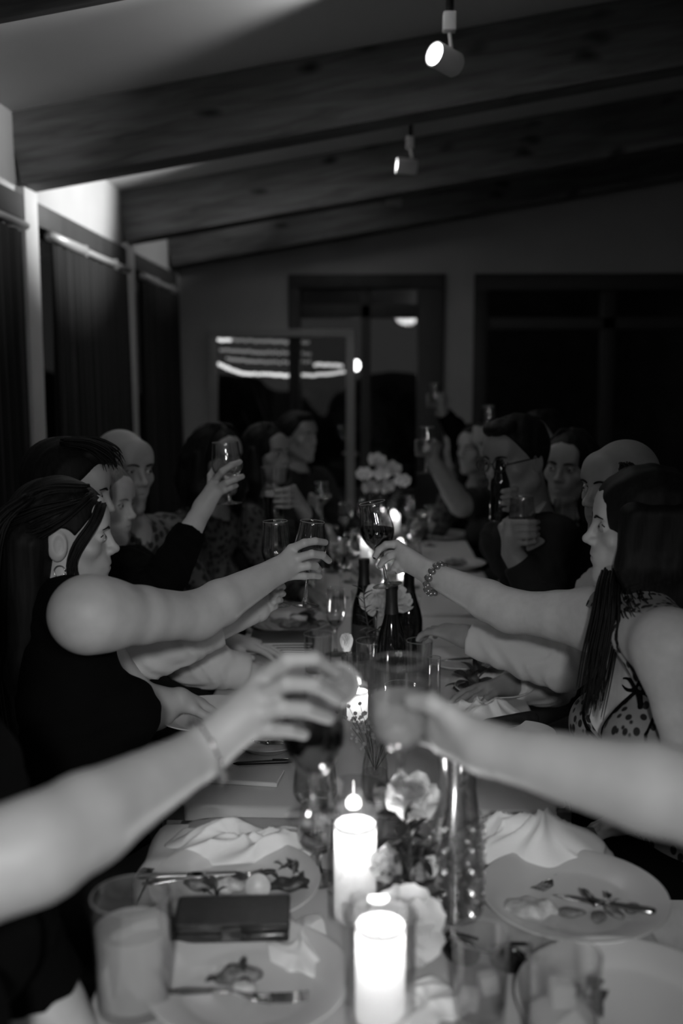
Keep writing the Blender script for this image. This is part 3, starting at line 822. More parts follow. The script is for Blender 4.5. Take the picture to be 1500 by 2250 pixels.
def napkin(label, c, sx, sy, h, seed, rot=0, folds=5, sharp=.7, name='napkin'):
    rs = np.random.RandomState(seed); n = 70
    u, v = np.meshgrid(np.linspace(-1, 1, n), np.linspace(-1, 1, n), indexing='ij')
    th = np.arctan2(v, u); ph = rs.uniform(0, 6.3, 8)
    rad = np.sqrt(u * u + v * v); sq = np.maximum(abs(u), abs(v)) / np.maximum(rad, 1e-6)
    k = np.clip(rad * sq, 0, 1)  # 0 centre .. 1 border
    def ridge(a): return 1 - np.abs(np.sin(a)) ** sharp
    wob = .7 * np.sin(2.1 * u + ph[0]) + .7 * np.sin(1.9 * v + ph[1])
    f = .50 * ridge(folds * .5 * (u * math.cos(ph[2]) + v * math.sin(ph[2])) + wob + ph[3]) \
      + .30 * ridge(folds * .8 * (u * math.cos(ph[4]) + v * math.sin(ph[4])) + 1.4 * wob + ph[5]) \
      + .20 * ridge(th * 2.5 + 2 * wob + ph[6])
    m = np.maximum(abs(u), abs(v))
    dome = np.clip(1 - m ** 2.4, 0, 1) ** .8
    z = h * dome * (.35 + .85 * f) + .003 + .010 * (m ** 3) * (.5 + .5 * np.sin(th * 5 + ph[7]))
    shr = 1 + .10 * np.sin(th * 3 + ph[0]) + .06 * np.sin(th * 7 + ph[1])
    mx, my = u * shr * (1 - .12 * v * v) + .06 * np.sin(4 * v + ph[2]), v * shr * (1 - .12 * u * u) + .06 * np.sin(4 * u + ph[3])
    ca, sa = math.cos(rot), math.sin(rot)
    X, Y = mx * sx, my * sy
    V = np.stack([X * ca - Y * sa, X * sa + Y * ca, z], -1).reshape(-1, 3)
    ff = [(i * n + j, (i + 1) * n + j, (i + 1) * n + j + 1, i * n + j + 1) for i in range(n - 1) for j in range(n - 1)]
    o = link(name, mesh(name, V, ff), m_napkin, None, c)
    s = o.modifiers.new('thick', 'SOLIDIFY'); s.thickness = .0016; s.offset = 1
    return tag(o, label, 'napkin')
def phone(label, c, rot, w=.075, l=.15, mat=None, name='phone', cat='phone', th=.009, back=None):
    t = thing(name, label, cat, c, (0, 0, rot))
    link('body', boxes('body', [(-w / 2, w / 2, -l / 2, l / 2, 0, th)], .003, 3), mat or m_black, t)
    link('screen' if not back else 'back_cover', boxes('screen', [(-w / 2 + .003, w / 2 - .003, -l / 2 + .003, l / 2 - .003, th, th + .0006)]), M('black_screen', .01, .06) if not back else back, t)
    return t
m_bottle = M('dark_bottle_glass', .006, .05, spec=.7)
m_foil = M('bottle_foil', .012, .45)
def bottle(label, base, h=.30, r=.037, kind='burgundy', foil=True, label_v=None, name='wine_bottle'):
    t = thing(name, label, 'bottle', base)
    s = h / .30
    if kind == 'burgundy':
        pr = [(0, .004), (r * .6, .002), (r * .95, 0), (r, .006), (r, .135 * s), (r * .97, .150 * s), (r * .84, .175 * s), (r * .62, .200 * s), (.0175, .228 * s), (.0145, .25 * s), (.0142, .29 * s), (.0158, .291 * s), (.0158, .298 * s), (.012, .30 * s), (0, .30 * s)]
    else:
        pr = [(0, .002), (r * .95, 0), (r, .004), (r, .55 * h), (r * .9, .62 * h), (.017, .76 * h), (.0135, .95 * h), (.015, .96 * h), (.015, h), (0, h)]
    link('bottle_body', cached(('bot', h, r, kind), lambda: lathe('bottle_body', pr, 32)), m_bottle, t)
    if foil:
        link('foil', cached(('foil', s), lambda: lathe('foil', [(.0188, .226 * s), (.0156, .25 * s), (.0152, .285 * s), (.0168, .289 * s), (.0168, .3005 * s), (.004, .302 * s), (0, .302 * s)], 24)), m_foil, t)
    if label_v:
        link('label', cached(('lab', r, label_v), lambda: lathe('label', [(r + .0006, .035), (r + .0006, .115)], 32)), M('bottle_label', label_v, .7), t)
    return t

# ------------------------------------------------------------------ people
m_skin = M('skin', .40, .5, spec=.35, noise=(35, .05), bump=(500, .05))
m_skin_dim = M('skin_dimmed', .22, .5, spec=.3, noise=(35, .06))  # skin darkened to stand in for the dim light on far guests
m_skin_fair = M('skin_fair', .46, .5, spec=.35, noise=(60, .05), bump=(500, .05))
m_skin_mid = M('skin_middle', .27, .5, spec=.3, noise=(35, .06))  # skin darkened less, for the weaker light on the bald man
m_hair = M('dark_hair', .006, .6, spec=.15, noise=(200, .5), stretch=(1, 1, .08))
m_hair_l = M('light_hair', .16, .5, noise=(200, .4), stretch=(1, 1, .08))
m_hair_g = M('grey_hair', .10, .6, noise=(200, .4))
m_eye = M('eye_white', .3, .1, spec=.6); m_iris = M('dark_iris', .01, .05, spec=.7)
m_lip = M('lips', .20, .4); m_nail = M('dark_nail_polish', .008, .15, spec=.6)
m_blackcloth = M('black_fabric', .003, 1.0, spec=.05)
m_darkcloth = M('dark_fabric', .014, .85, spec=.15)
m_whiteshirt = M('white_shirt_cotton', .52, .85, spec=.1, bump=(400, .1))
m_pattern = spots_mat('patterned_shirt_fabric', .10, .015, 34, .42, 1.0, (1, 1, 1))
m_pattern_d = spots_mat('dark_patterned_fabric', .05, .012, 40, .4, 1.0, (1, 1, 1))
m_leopard = spots_mat('leopard_print_fabric', .20, .012, 62, .36, .85)
m_trouser = M('dark_trousers', .015, .9)
m_gold = M('gold_metal', .6, .2, 1.0)

def basis(face, pitch=0, roll=0):
    f = Vector((face[0], face[1], 0)).normalized(); z = Vector((0, 0, 1)); r = f.cross(z)
    cp, sp_ = math.cos(pitch), math.sin(pitch)
    f2 = f * cp + z * sp_; u2 = z * cp - f * sp_
    cr, sr = math.cos(roll), math.sin(roll)
    r3 = r * cr + u2 * sr; u3 = u2 * cr - r * sr
    return np.array([[*r3], [*f2], [*u3]]).T      # columns right, forward, up
def head_prims(c, R, s, sex):
    c = A(c)
    def w(p): return c + R @ (A(p) * s)
    def E(p, r, k=.01, op='+'): return ell(w(p), A(r) * s, R, k * s, op)
    def C(a, b, ra, rb, k=.01, op='+'): return cone(w(a), w(b), ra * s, rb * s, k * s, op)
    jw = .050 if sex == 'f' else .058
    pr = [E((0, -.014, .036), (.074, .095, .086), .02), E((0, .026, -.03), (.056 if sex == 'f' else .060, .060, .080), .03)]
    for q in (-1, 1):
        pr += [C((q * jw, -.0, -.055), (q * .016, .060, -.098), .018, .015, .03), E((q * .044, .056, -.014), (.021, .018, .017), .025)]
    pr += [E((0, .073, -.097), (.020, .018, .017), .025), C((-.032, .077, .034), (.032, .077, .034), .012, .012, .02), E((0, .066, .06), (.05, .026, .035), .03)]
    for q in (-1, 1): pr += [E((q * .032, .099, .010), (.019, .018, .014), .014, '-')]
    for q in (-1, 1): pr += [E((q * .031, .0735, .010), (.0145, .0125, .0125), .004)]
    nl = .110 if sex == 'f' else .113
    pr += [C((0, .084, .024), (0, nl - .006, -.018), .0075, .0085, .014), E((0, nl - .003, -.0215), (.0105, .0095, .0085), .008), E((0, .074, -.048), (.034, .021, .03), .02)]
    for q in (-1, 1): pr += [E((q * .0115, .097, -.0255), (.0075, .010, .0075), .006)]
    pr += [E((0, .086, -.052), (.023, .011, .0075), .010), E((0, .084, -.064), (.020, .011, .008), .010), E((0, .099, -.0578), (.024, .006, .0018), .003, '-')]
    for q in (-1, 1):
        pr += [ell(w((q * .074, -.010, -.002)), A((.010, .021, .033)) * s, R, .006 * s), E((q * .085, -.005, .002), (.009, .012, .021), .005, '-'),
               E((q * .0745, -.010, -.002), (.0045, .010, .017), .003)]
    return pr
def hair_cap(c, R, s, style):
    c = A(c)
    def w(p): return c + R @ (A(p) * s)
    cap = [ell(w((0, -.014, .041)), A((.083, .108, .097)) * s, R, .02)]
    return cap, w

def hand_prims(wr, fingers, r=.0088, thumb=None):
    """fingers: polylines knuckle, middle joint, end joint, tip"""
    pr = []; wr = A(wr)
    for i, f in enumerate(fingers):
        f = [A(p) for p in f]; q = r * (.86 if i == 3 else 1)
        m = wr + (f[0] - wr) * .12
        pr.append(cone(m, f[0], r * 2.0, q * 1.28, .014))
        for j in range(len(f) - 1):
            pr.append(cone(f[j], f[j + 1], q * (1.16 - .1 * j), q * (1.06 - .1 * j), .003))
    ctr = (wr + sum(A(f[0]) for f in fingers)) / (1 + len(fingers))
    pr.append(cone(wr, ctr, r * 2.2, r * 2.0, .02))
    if thumb is not None:
        t = [A(p) for p in thumb]
        pr.append(cone(wr + (t[0] - wr) * .2, t[0], r * 1.7, r * 1.5, .012))
        for j in range(len(t) - 1): pr.append(cone(t[j], t[j + 1], r * (1.3 - .1 * j), r * (1.18 - .1 * j), .004))
    return pr
def grip(wr, C, r, axis=(0, 0, 1), side=1, size=1.0):
    """fingers closed round a vessel of radius r whose axis passes C"""
    wr, C, ax = Vector(wr), Vector(C), Vector(axis).normalized()
    u = wr - C; u = (u - ax * u.dot(ax)).normalized(); t = ax.cross(u) * side
    def pt(th, rad, h): return C + (u * math.cos(th) + t * math.sin(th)) * rad + ax * h
    fs = []
    for i in range(4):
        h = (.030 - .020 * i) * size; g = r + .010
        a = (.55, 1.15, 1.75, 2.25) if r > .02 else (.5, 1.2, 2.1, 2.8)
        k = C + u * (r + .030) + t * (.022) + ax * h
        fs.append([k, pt(a[1], g + .004, h), pt(a[2], g, h * .95), pt(a[3] - .12 * (i == 3), g, h * .9)])
    th = [C + u * (r + .028) - t * .012 + ax * .012, pt(-.75, r + .013, .022), pt(-1.35, r + .011, .03)]
    return fs, th
def rest_hand(wr, d, down=(0, 0, -1), curl=.25, spread=.02):
    wr, d, n = Vector(wr), Vector(d).normalized(), Vector(down).normalized()
    n = (n - d * n.dot(d)).normalized(); s = d.cross(n)
    fs = []
    for i in range(4):
        k = wr + d * (.086 - .006 * abs(i - 1)) + s * (-.03 + .02 * i)
        f = [k]; dd = d + s * ((i - 1.5) * .1)
        for j, L in enumerate((.040, .026, .021)):
            a = curl * (j + .6); q = (dd * math.cos(a) + n * math.sin(a)).normalized()
            f.append(f[-1] + q * L * (1, 1.08, 1, .8)[i])
        fs.append(f)
    th = [wr + d * .03 - s * .03 + n * .01, wr + d * .065 - s * .052 + n * .018, wr + d * .092 - s * .055 + n * .024]
    return fs, th

def feval(prims, p):
    f = 1.0
    for q in prims:
        d = float(pdist(q, p[0], p[1], p[2])); k = max(q['k'], 1e-5)
        if q['op'] == '+':
            h = min(1, max(0, .5 + .5 * (f - d) / k)); f = f * (1 - h) + d * h - k * h * (1 - h)
        else:
            d = -d; h = min(1, max(0, .5 - .5 * (f - d) / k)); f = f * (1 - h) + d * h + k * h * (1 - h)
    return f
def person(label, head, face, pitch=0, roll=0, hs=1.0, sex='f', skin=None, pelvis=None, neck=None, shR=None, shL=None,
           elR=None, wrR=None, handR=None, elL=None, wrL=None, handL=None, hair='short', hair_mat=None, top=None, sleeves=None,
           fine=False, arm_scale=1.0, group=None, hand_r=.0088, torso_face=None, garments=True, cuff=(.93, .93), neck_cut=.012, noface=False, arm_cut=None):
    skin = skin or m_skin
    head = Vector(head); R = basis(face, pitch, roll)
    f2 = Vector((face[0], face[1], 0)).normalized() if torso_face is None else Vector((*torso_face, 0)).normalized()
    rt = f2.cross(Vector((0, 0, 1)))
    if neck is None: neck = head + Vector(R @ np.array((0, -.03, -.17)) * hs) if False else head + Vector((R @ np.array((0, -.035, -.185))) * hs)
    neck = Vector(neck)
    sw = .165 if sex == 'f' else .185
    if shR is None: shR = neck + rt * sw + Vector((0, 0, -.055))
    if shL is None: shL = neck - rt * sw + Vector((0, 0, -.055))
    shR, shL = Vector(shR), Vector(shL)
    if pelvis is None: pelvis = Vector((neck.x, neck.y, .55)) - f2 * .03
    pelvis = Vector(pelvis)
    def default_arm(sh, sgn):
        el = sh + f2 * .12 + rt * (.06 * sgn) + Vector((0, 0, -.24))
        wr = el + f2 * .20 - rt * (.05 * sgn); wr.z = TZ + .035 + .0
        return el, wr
    if elR is None: elR, wrR = default_arm(shR, 1)
    if elL is None: elL, wrL = default_arm(shL, -1)
    elR, wrR, elL, wrL = map(Vector, (elR, wrR, elL, wrL))
    hd = {}
    for key, el_, wr_, h in (('R', elR, wrR, handR), ('L', elL, wrL, handL)):
        if h is None: h = rest_hand(wr_, (wr_ - el_) * .6 + f2 * .1 + Vector((0, 0, -.02)))
        hd[key] = hand_prims(wr_, h[0], hand_r, h[1])
    up = (neck - pelvis).normalized(); ra = (shR - shL); ra = (ra - up * ra.dot(up)).normalized(); fw = up.cross(ra)
    TR = np.array([[*ra], [*fw], [*up]]).T
    H = (neck - pelvis).length
    fem = sex == 'f'
    def tp(x, y, z): return A(pelvis + ra * x + fw * y + up * (z * H))
    torso = [ell(tp(0, -.01, .02), (.165 if fem else .16, .115, .12), TR, .05), ell(tp(0, .0, .35), (.125 if fem else .145, .095 if fem else .115, .17), TR, .06),
             ell(tp(0, -.005, .66), (.140 if fem else .160, .098 if fem else .112, .17), TR, .06),
             cone(A(shR * .86 + shL * .14), A(shL * .86 + shR * .14), .055, .055, .06),
             cone(A(neck + (shR - neck) * .15), A(shR), .046, .05, .04), cone(A(neck + (shL - neck) * .15), A(shL), .046, .05, .04)]
    if fem: torso += [ell(tp(s * .075, .085, .60), (.062, .058, .065), TR, .03) for s in (-1, 1)]
    a = arm_scale * (1 if fem else 1.12)
    arms = {}
    for key, sh, el_, wr_ in (('R', shR, elR, wrR), ('L', shL, elL, wrL)):
        mid = sh + (el_ - sh) * .45; fb = el_ + (wr_ - el_) * .28
        arms[key] = [cone(A(sh), A(sh + (el_ - sh) * .12), .056 * a, .053 * a, .03), cone(A(sh), A(mid), .0545 * a, .0495 * a, .04), cone(A(mid), A(el_), .0495 * a, .0405 * a, .012),
                     cone(A(el_), A(fb), .040 * a, .0425 * a, .03), cone(A(fb), A(wr_), .0425 * a, .0265 * a, .012)]
    nk = [cone(A(head + Vector(R @ np.array((0, -.022, -.055))) * hs), A(neck - up * .02), .050 * hs if fem else .058 * hs, .055 if fem else .064, .03)]
    hips = []; lf = Vector((fw.x, fw.y, 0)).normalized(); lr = lf.cross(Vector((0, 0, 1)))
    legs = []; feet = []
    for s in (-1, 1):
        hp = pelvis + lr * (.09 * s) + lf * .04; kn = pelvis + lr * (.10 * s) + lf * .44; kn.z = .50; an = kn + lf * .02; an.z = .09
        legs += [cone(A(hp), A(kn), .086, .058, .04), cone(A(kn), A(an), .055, .037, .03)]
        feet += [cone(A(an + Vector((0, 0, -.02))), A(an + lf * .15 + Vector((0, 0, -.05))), .04, .035, .02)]
    hp_ = head_prims(head, R, hs, sex)
    allp = torso + nk + hp_ + arms['R'] + arms['L'] + hd['R'] + hd['L'] + legs + feet
    bv, hv, fv = (.0060, .0026, .0027) if fine else (.0135, .0053, .0039)
    hc = A(head); hr_ = .150 * hs
    spheres = [(hc, hr_, hv)]
    for key, el_, wr_ in (('R', elR, wrR), ('L', elL, wrL)):
        pts = np.array([p['a'] for p in hd[key]] + [p['b'] for p in hd[key]]); cc = (pts.min(0) + pts.max(0)) / 2
        spheres.append((cc, np.linalg.norm(pts - cc, axis=1).max() + .025, fv))
    def keep_body(c):
        m = np.ones(len(c), bool)
        for cc, r_, v_ in spheres: m &= np.linalg.norm(c - cc, axis=1) > r_ - bv * 1.2
        return m
    parts = [field_mesh(allp, bv, keep=keep_body)]
    for cc, r_, v_ in spheres:
        near = [p for p in allp if (p['hi'] > cc - r_ - .03).all() and (p['lo'] < cc + r_ + .03).all()]
        parts.append(field_mesh(near, v_, lo=cc - r_, hi=cc + r_, keep=lambda c: np.linalg.norm(c - cc, axis=1) < r_))
    base = Vector((pelvis.x, pelvis.y, 0))
    root = thing('person', label, 'person', base, group=group)
    def put(name, me, mat, lab=None):
        o = link(name, me, mat, root); o.location = -base
        if lab: o['label'] = lab
        return o
    put('body', np_mesh('body', parts), skin)
    def w(p): return Vector(A(head) + R @ (A(p) * hs))
    def on_face(x, z, lift):
        lo_, hi_ = .03, .14
        for _ in range(14):
            m_ = (lo_ + hi_) / 2
            if feval(hp_, A(w((x, m_, z)))) < lift * hs: lo_ = m_
            else: hi_ = m_
        return w((x, hi_, z))
    if not noface:
        for q in (-1, 1):
            e = put('eye', ball('eye', (.0122 * hs,) * 3, w((q * .0312, .0765, .010)), 14), m_eye)
            ir = link('iris', ball('iris', (.0062 * hs,) * 3, w((q * .0318, .0835, .010)), 10), m_iris, e)
            #[w((q * .014, .0915, .027)), w((q * .030, .0905, .032)), w((q * .050, .077, .027))]
            put('eyebrow', tube('eyebrow', spline([on_face(q * x_, z_, .0006) for x_, z_ in ((.012, .0255), (.020, .029), (.029, .031), (.038, .0305), (.046, .027))], 7), [.0018 * hs, .0028 * hs, .003 * hs, .0028 * hs, .0024 * hs, .0018 * hs, .001 * hs], 6), hair_mat or m_hair)
            put('eyelash', tube('eyelash', spline([on_face(q * x_, z_, .0004) for x_, z_ in ((.019, .012), (.025, .0155), (.031, .0165), (.038, .0155), (.045, .011))], 7), .0013 * hs, 5), m_hair)
        put('lips', np_mesh('lips', [field_mesh([ell(A(w((0, .0875, -.0525))), A((.021, .0112, .0052)) * hs, R, .002), ell(A(w((0, .0858, -.0638))), A((.018, .0112, .006)) * hs, R, .002),
             ell(A(w((0, .103, -.0578))), A((.024, .006, .0015)) * hs, R, .002, '-')], .0016 * hs)]), m_lip)
    # hair
    hm = hair_mat or m_hair
    if hair != 'bald':
        cap, _ = hair_cap(head, R, hs, hair)
        Ri = R.T
        def loc(X, Y, Z):
            x, y, z = X - head.x, Y - head.y, Z - head.z
            return tuple((Ri[i, 0] * x + Ri[i, 1] * y + Ri[i, 2] * z) / hs for i in range(3))
        def cut(slope, off):
            def f(X, Y, Z):
                x, y, z = loc(X, Y, Z); return ((y - slope * z - off) / math.hypot(1, slope) * hs)
            return f
        def strands(X, Y, Z):
            x, y, z = loc(X, Y, Z)
            return (.0014 * np.sin(150 * x + 90 * y) + .0009 * np.sin(310 * x + 160 * y) + 0 * z).astype(np.float32)
        vx = .004 if fine else .006
        if hair == 'short':
            clip = [cut(.72, .006)]
            extra = [ell(A(w((0, .045, .105))), A((.055, .05, .028)) * hs, R, .03)]
        elif hair == 'fringe':      # bald on top, hair at the sides
            clip = [cut(.3, -.01), lambda X, Y, Z: (loc(X, Y, Z)[2] - .045) * hs]; extra = []
        elif hair == 'halfup':
            clip = [cut(.85, .010)] + [lambda X, Y, Z, q=q: .037 * hs - np.sqrt((X - w((q * .079, -.006, .0)).x) ** 2 + (Y - w((q * .079, -.006, .0)).y) ** 2 + (Z - w((q * .079, -.006, .0)).z) ** 2) for q in (-1, 1)]; extra = [ell(A(w((0, -.10, .03))), A((.045, .04, .045)) * hs, R, .03)]
        else:
            clip = [cut(.42, .052)]; extra = []
        if hair in ('long', 'bob', 'halfup'):
            dl = {'long': .40, 'bob': .16, 'halfup': .50}[hair]
            back = Vector((f2.x, f2.y, 0))
            for x in (-.055, -.02, .02, .055):
                a0 = w((x, -.07, 0)); a1 = a0 - back * .02 + Vector((0, 0, -dl * .5)); a2 = a1 + Vector((0, 0, -dl * .5)) - back * .015
                extra += [cone(A(a0), A(a1), .05 * hs, .046 * hs, .03), cone(A(a1), A(a2), .046 * hs, .018, .03)]
            if hair != 'halfup':
                for x in (-.078, .078):
                    a0 = w((x, .0, .02)); a1 = w((x * 1.12, .015, -.10)); a2 = a1 + Vector((0, 0, -dl * .55))
                    extra += [cone(A(a0), A(a1), .028 * hs, .034 * hs, .03), cone(A(a1), A(a2), .034 * hs, .012, .03)]
        v1, q1 = field_mesh(cap, vx, infl=.0, clip=clip, disp=strands)
        parts_h = [(v1, q1)]
        if extra: parts_h.append(field_mesh(extra, vx, disp=strands))
        put('hair', np_mesh('hair', parts_h), hm)
        if hair in ('long', 'bob'):
            rs = random.Random(int(abs(head.x * 1000))); items = []
            for _ in range(90):
                q = rs.choice((-1, 1)); x = rs.uniform(.3, 1); y0 = rs.uniform(-.07, .045); dz_ = dl * rs.uniform(.7, 1.1) + .05
                pts = [w((q * .03 * x, y0 * .5 + .02, .135)), w((q * (.070 + .012 * x), y0, .07)), w((q * (.086 + .016 * x), y0 - .005, -.02)), w((q * (.088 + .02 * x), y0 - .01 + .012 * x, -.10))]
                pts += [pts[-1] + Vector((0, 0, -dz_ * .5)) + Vector(R @ np.array((-q * .008, .01 * rs.uniform(-1, 1), 0)))]
                pts += [pts[-1] + Vector((0, 0, -dz_ * .4)) + Vector(R @ np.array((-q * .012, .015 * rs.uniform(-1, 1), 0)))]
                items.append((spline(pts, 12), [.003 * (1 - .8 * (i / 11) ** 2) for i in range(12)]))
            put('hair_strand', tubes('hair_strand', items, 4), hm)
    # clothes
    if garments:
        tm = top or m_darkcloth
        ncut = lambda X, Y, Z: (-(pdist(nk[0], X, Y, Z) - neck_cut)).astype(np.float32)
        wr1 = lambda X, Y, Z: (.0025 * np.sin(X * 38 + 8 * np.sin(Z * 17)) * np.sin(Z * 31 + Y * 20)).astype(np.float32)
        cuts = [ncut]
        if arm_cut:
            for sh, sg in ((shR, 1), (shL, -1)):
                ac = A(sh + ra * (sg * arm_cut[1]) + fw * arm_cut[2])
                cuts.append(lambda X, Y, Z, ac=ac: (arm_cut[0] - np.sqrt((X - ac[0]) ** 2 + (Y - ac[1]) ** 2 + ((Z - ac[2]) * .7) ** 2)).astype(np.float32))
        tors = np_mesh('shirt', [field_mesh(torso, .0075 if fine else .014, infl=.011, clip=cuts, disp=wr1)])
        put('shirt', tors, tm)
        if sleeves:
            for idx, (key, el_, wr_) in enumerate((('R', elR, wrR), ('L', elL, wrL))):
                cf = cuff[idx]
                if cf is None: continue
                if cf < 0: fr = A(elR if key == 'R' else elL) * (-cf) + A(shR if key == 'R' else shL) * (1 + cf); dn = A(el_ - (shR if key == 'R' else shL))
                else: fr = A(el_ + (wr_ - el_) * cf); dn = A(wr_ - el_)
                dn = dn / np.linalg.norm(dn); rc = .5 if cf < 0 else (wr_ - el_).length * (1 - cf) + .07
                cl = lambda X, Y, Z, fr=fr, dn=dn, rc=rc: np.minimum((X - fr[0]) * dn[0] + (Y - fr[1]) * dn[1] + (Z - fr[2]) * dn[2], rc - np.sqrt((X - fr[0]) ** 2 + (Y - fr[1]) ** 2 + (Z - fr[2]) ** 2)).astype(np.float32)
                ln = lambda X, Y, Z, fr=fr, dn=dn: (X - fr[0]) * dn[0] + (Y - fr[1]) * dn[1] + (Z - fr[2]) * dn[2]
                wrk = lambda X, Y, Z: (.0032 * np.sin(ln(X, Y, Z) * 105 + 4 * np.sin(X * 33 + Z * 41) + 3 * np.sin(Y * 47)) * np.clip(-ln(X, Y, Z) / .06, 0, 1)).astype(np.float32)
                put('sleeve', np_mesh('sleeve', [field_mesh(arms[key], .005 if fine else .008, infl=.013, clip=[cl], disp=wrk)]), sleeves)
        put('trousers', np_mesh('trousers', [field_mesh(legs + torso[:1], .016, infl=.013, clip=[lambda X, Y, Z: .085 - Z + 0 * X + 0 * Y])]), m_trouser)
    return dict(root=root, base=base, put=put, w=w, R=R, head=head, neck=neck, tp=tp, TR=TR, torso=torso, nk=nk, arms=arms, H=H, fw=fw, ra=ra, up=up, hd=hd, shR=shR, shL=shL, pelvis=pelvis)

def poly(pts): return [P(*p) for p in pts]
def XY(x, Y): return P(x, 830, Y).x

# ---- woman in the black sleeveless top (left, in focus)
L1h = [poly([(640, 1206, 2.195), (668, 1193, 2.185), (692, 1189, 2.20), (714, 1192, 2.235)]),
       poly([(646, 1228, 2.185), (684, 1217, 2.175), (708, 1220, 2.20), (722, 1232, 2.235)]),
       poly([(643, 1249, 2.185), (676, 1243, 2.185), (693, 1244, 2.21), (700, 1251, 2.24)]),
       poly([(636, 1266, 2.185), (668, 1266, 2.20), (687, 1265, 2.22), (702, 1267, 2.24)])]
L1t = poly([(640, 1250, 2.26), (665, 1240, 2.30), (685, 1230, 2.30)])
l1 = person('woman in black sleeveless top with half-up dark hair and hoop earring, arm stretched across', P(141, 1186, 1.97), (.97, .25), -.02, 0, .94, 'f',
    pelvis=(-.55, 1.88, .55), neck=P(128, 1322, 1.94), shR=P(196, 1350, 1.77), shL=P(140, 1370, 2.10), elR=P(432, 1353, 2.0), wrR=P(604, 1257, 2.165), handR=(L1h, L1t),
    elL=P(325, 1560, 2.25), wrL=P(392, 1538, 2.28), handL=rest_hand(P(392, 1538, 2.28), P(470, 1560, 2.36) - P(392, 1538, 2.28), curl=.3), hair='halfup', top=m_blackcloth, fine=True,
    arm_scale=1.13, arm_cut=(.088, .035, .01), neck_cut=.004)
ear = l1['w']((.082, -.006, -.045))
hoop = [ear + Vector((.011 * math.cos(a), .002 * math.sin(a), .011 * math.sin(a) - .008)) for a in np.linspace(0, 6.0, 18)]
l1['put']('hoop_earring', tube('hoop_earring', hoop, .0011, 6), m_gold)
rr = random.Random(5)
def locks(d, name, mat, lines, r=.004, n=16, jit=.004, copies=6):
    items = []
    for ln in lines:
        for c in range(copies):
            o = Vector((rr.uniform(-1, 1), rr.uniform(-1, 1), rr.uniform(-1, 1))) * jit * 2
            sp = [p + o * (.4 + .8 * i / n) for i, p in enumerate(spline(ln, n))]
            items.append((sp, [r * (1 - .85 * (i / (n - 1)) ** 2) for i in range(n)]))
    d['put'](name, tubes(name, items, 5), mat)
w = l1['w']
locks(l1, 'hair_strand', m_hair, [[w((.045, .075, .085)), w((.068, .060, .045)), w((.078, .030, .0)), w((.080, .016, -.05)), w((.078, .028, -.10)), w((.070, .05, -.135))],
    [w((.03, .085, .08)), w((.064, .072, .05)), w((.074, .046, .01)), w((.079, .022, -.03)), w((.082, .022, -.06)), w((.080, .035, -.085))]], .0020, 16, .0045, 18)
locks(l1, 'hair_strand', m_hair, [[w((x, -.06, .10)), w((x * 1.3, -.118, .05)), w((x * 1.3, -.142, -.06)), w((x * 1.2, -.150, -.20)), w((x * 1.3, -.142, -.34)), w((x * 1.4, -.125, -.47))] for x in (-.05, -.02, .0, .02, .045, .065)], .0030, 18, .011, 26)
locks(l1, 'hair_strand', m_hair, [[w((.07, .03, .09)), w((.082, -.03, .075)), w((.066, -.085, .05)), w((.03, -.125, .035))], [w((.055, .055, .1)), w((.086, -.01, .05)), w((.075, -.075, .02)), w((.03, -.125, .02))],
    [w((.04, .05, .115)), w((.06, -.03, .115)), w((.05, -.09, .08)), w((.02, -.125, .05))]], .0020, 14, .010, 26)
wine_glass('clear wine glass held in front by the woman in the black sleeveless top', P(669, 1330, 2.27), P(687, 1139, 2.27), h=.199, br=.0375, rr=.0285, fr=.034, stem=.088, level=.22, liq=m_pale)

# ---- young man beside her with a white shirt
L2g = P(604, 1225, 2.42)
l2 = person('young man with short dark hair and white shirt, in profile behind the woman in black', P(150, 1084, 2.45), (.99, .08), -.17, 0, 1.02, 'm', pelvis=(-.82, 2.42, .55),
    neck=P(120, 1255, 2.42), shR=P(165, 1345, 2.28), shL=P(215, 1330, 2.60), elR=P(330, 1432, 2.26), wrR=P(566, 1340, 2.37), handR=(
        [poly([(590, 1305, 2.40), (606, 1288, 2.375), (617, 1285, 2.39), (622, 1290, 2.42)]), poly([(588, 1318, 2.40), (605, 1304, 2.37), (616, 1301, 2.385), (622, 1305, 2.41)]),
         poly([(584, 1330, 2.40), (600, 1322, 2.37), (610, 1318, 2.385), (616, 1319, 2.41)]), poly([(578, 1340, 2.40), (594, 1336, 2.375), (603, 1333, 2.39), (608, 1332, 2.41)])], poly([(590, 1315, 2.44), (602, 1295, 2.46), (608, 1280, 2.46)])),
    elL=P(420, 1452, 2.55), wrL=P(575, 1486, 2.60), hair='short', top=m_whiteshirt, sleeves=m_whiteshirt, cuff=(.62, .8))
w = l2['w']
locks(l2, 'hair_strand', m_hair, [[w((x, -.02, .128)), w((x, .04, .132)), w((x, .085, .115)), w((x * .9, .10, .095))] for x in (-.05, -.03, -.01, .01, .03, .05)], .0026, 10, .009, 14)
wine_glass('clear wine glass held by the man in the white shirt, left of the woman\'s glass', P(612, 1331, 2.42), P(604, 1136, 2.42), h=.213, br=.0375, rr=.031, fr=.032, stem=.088, level=.3, liq=m_wine)

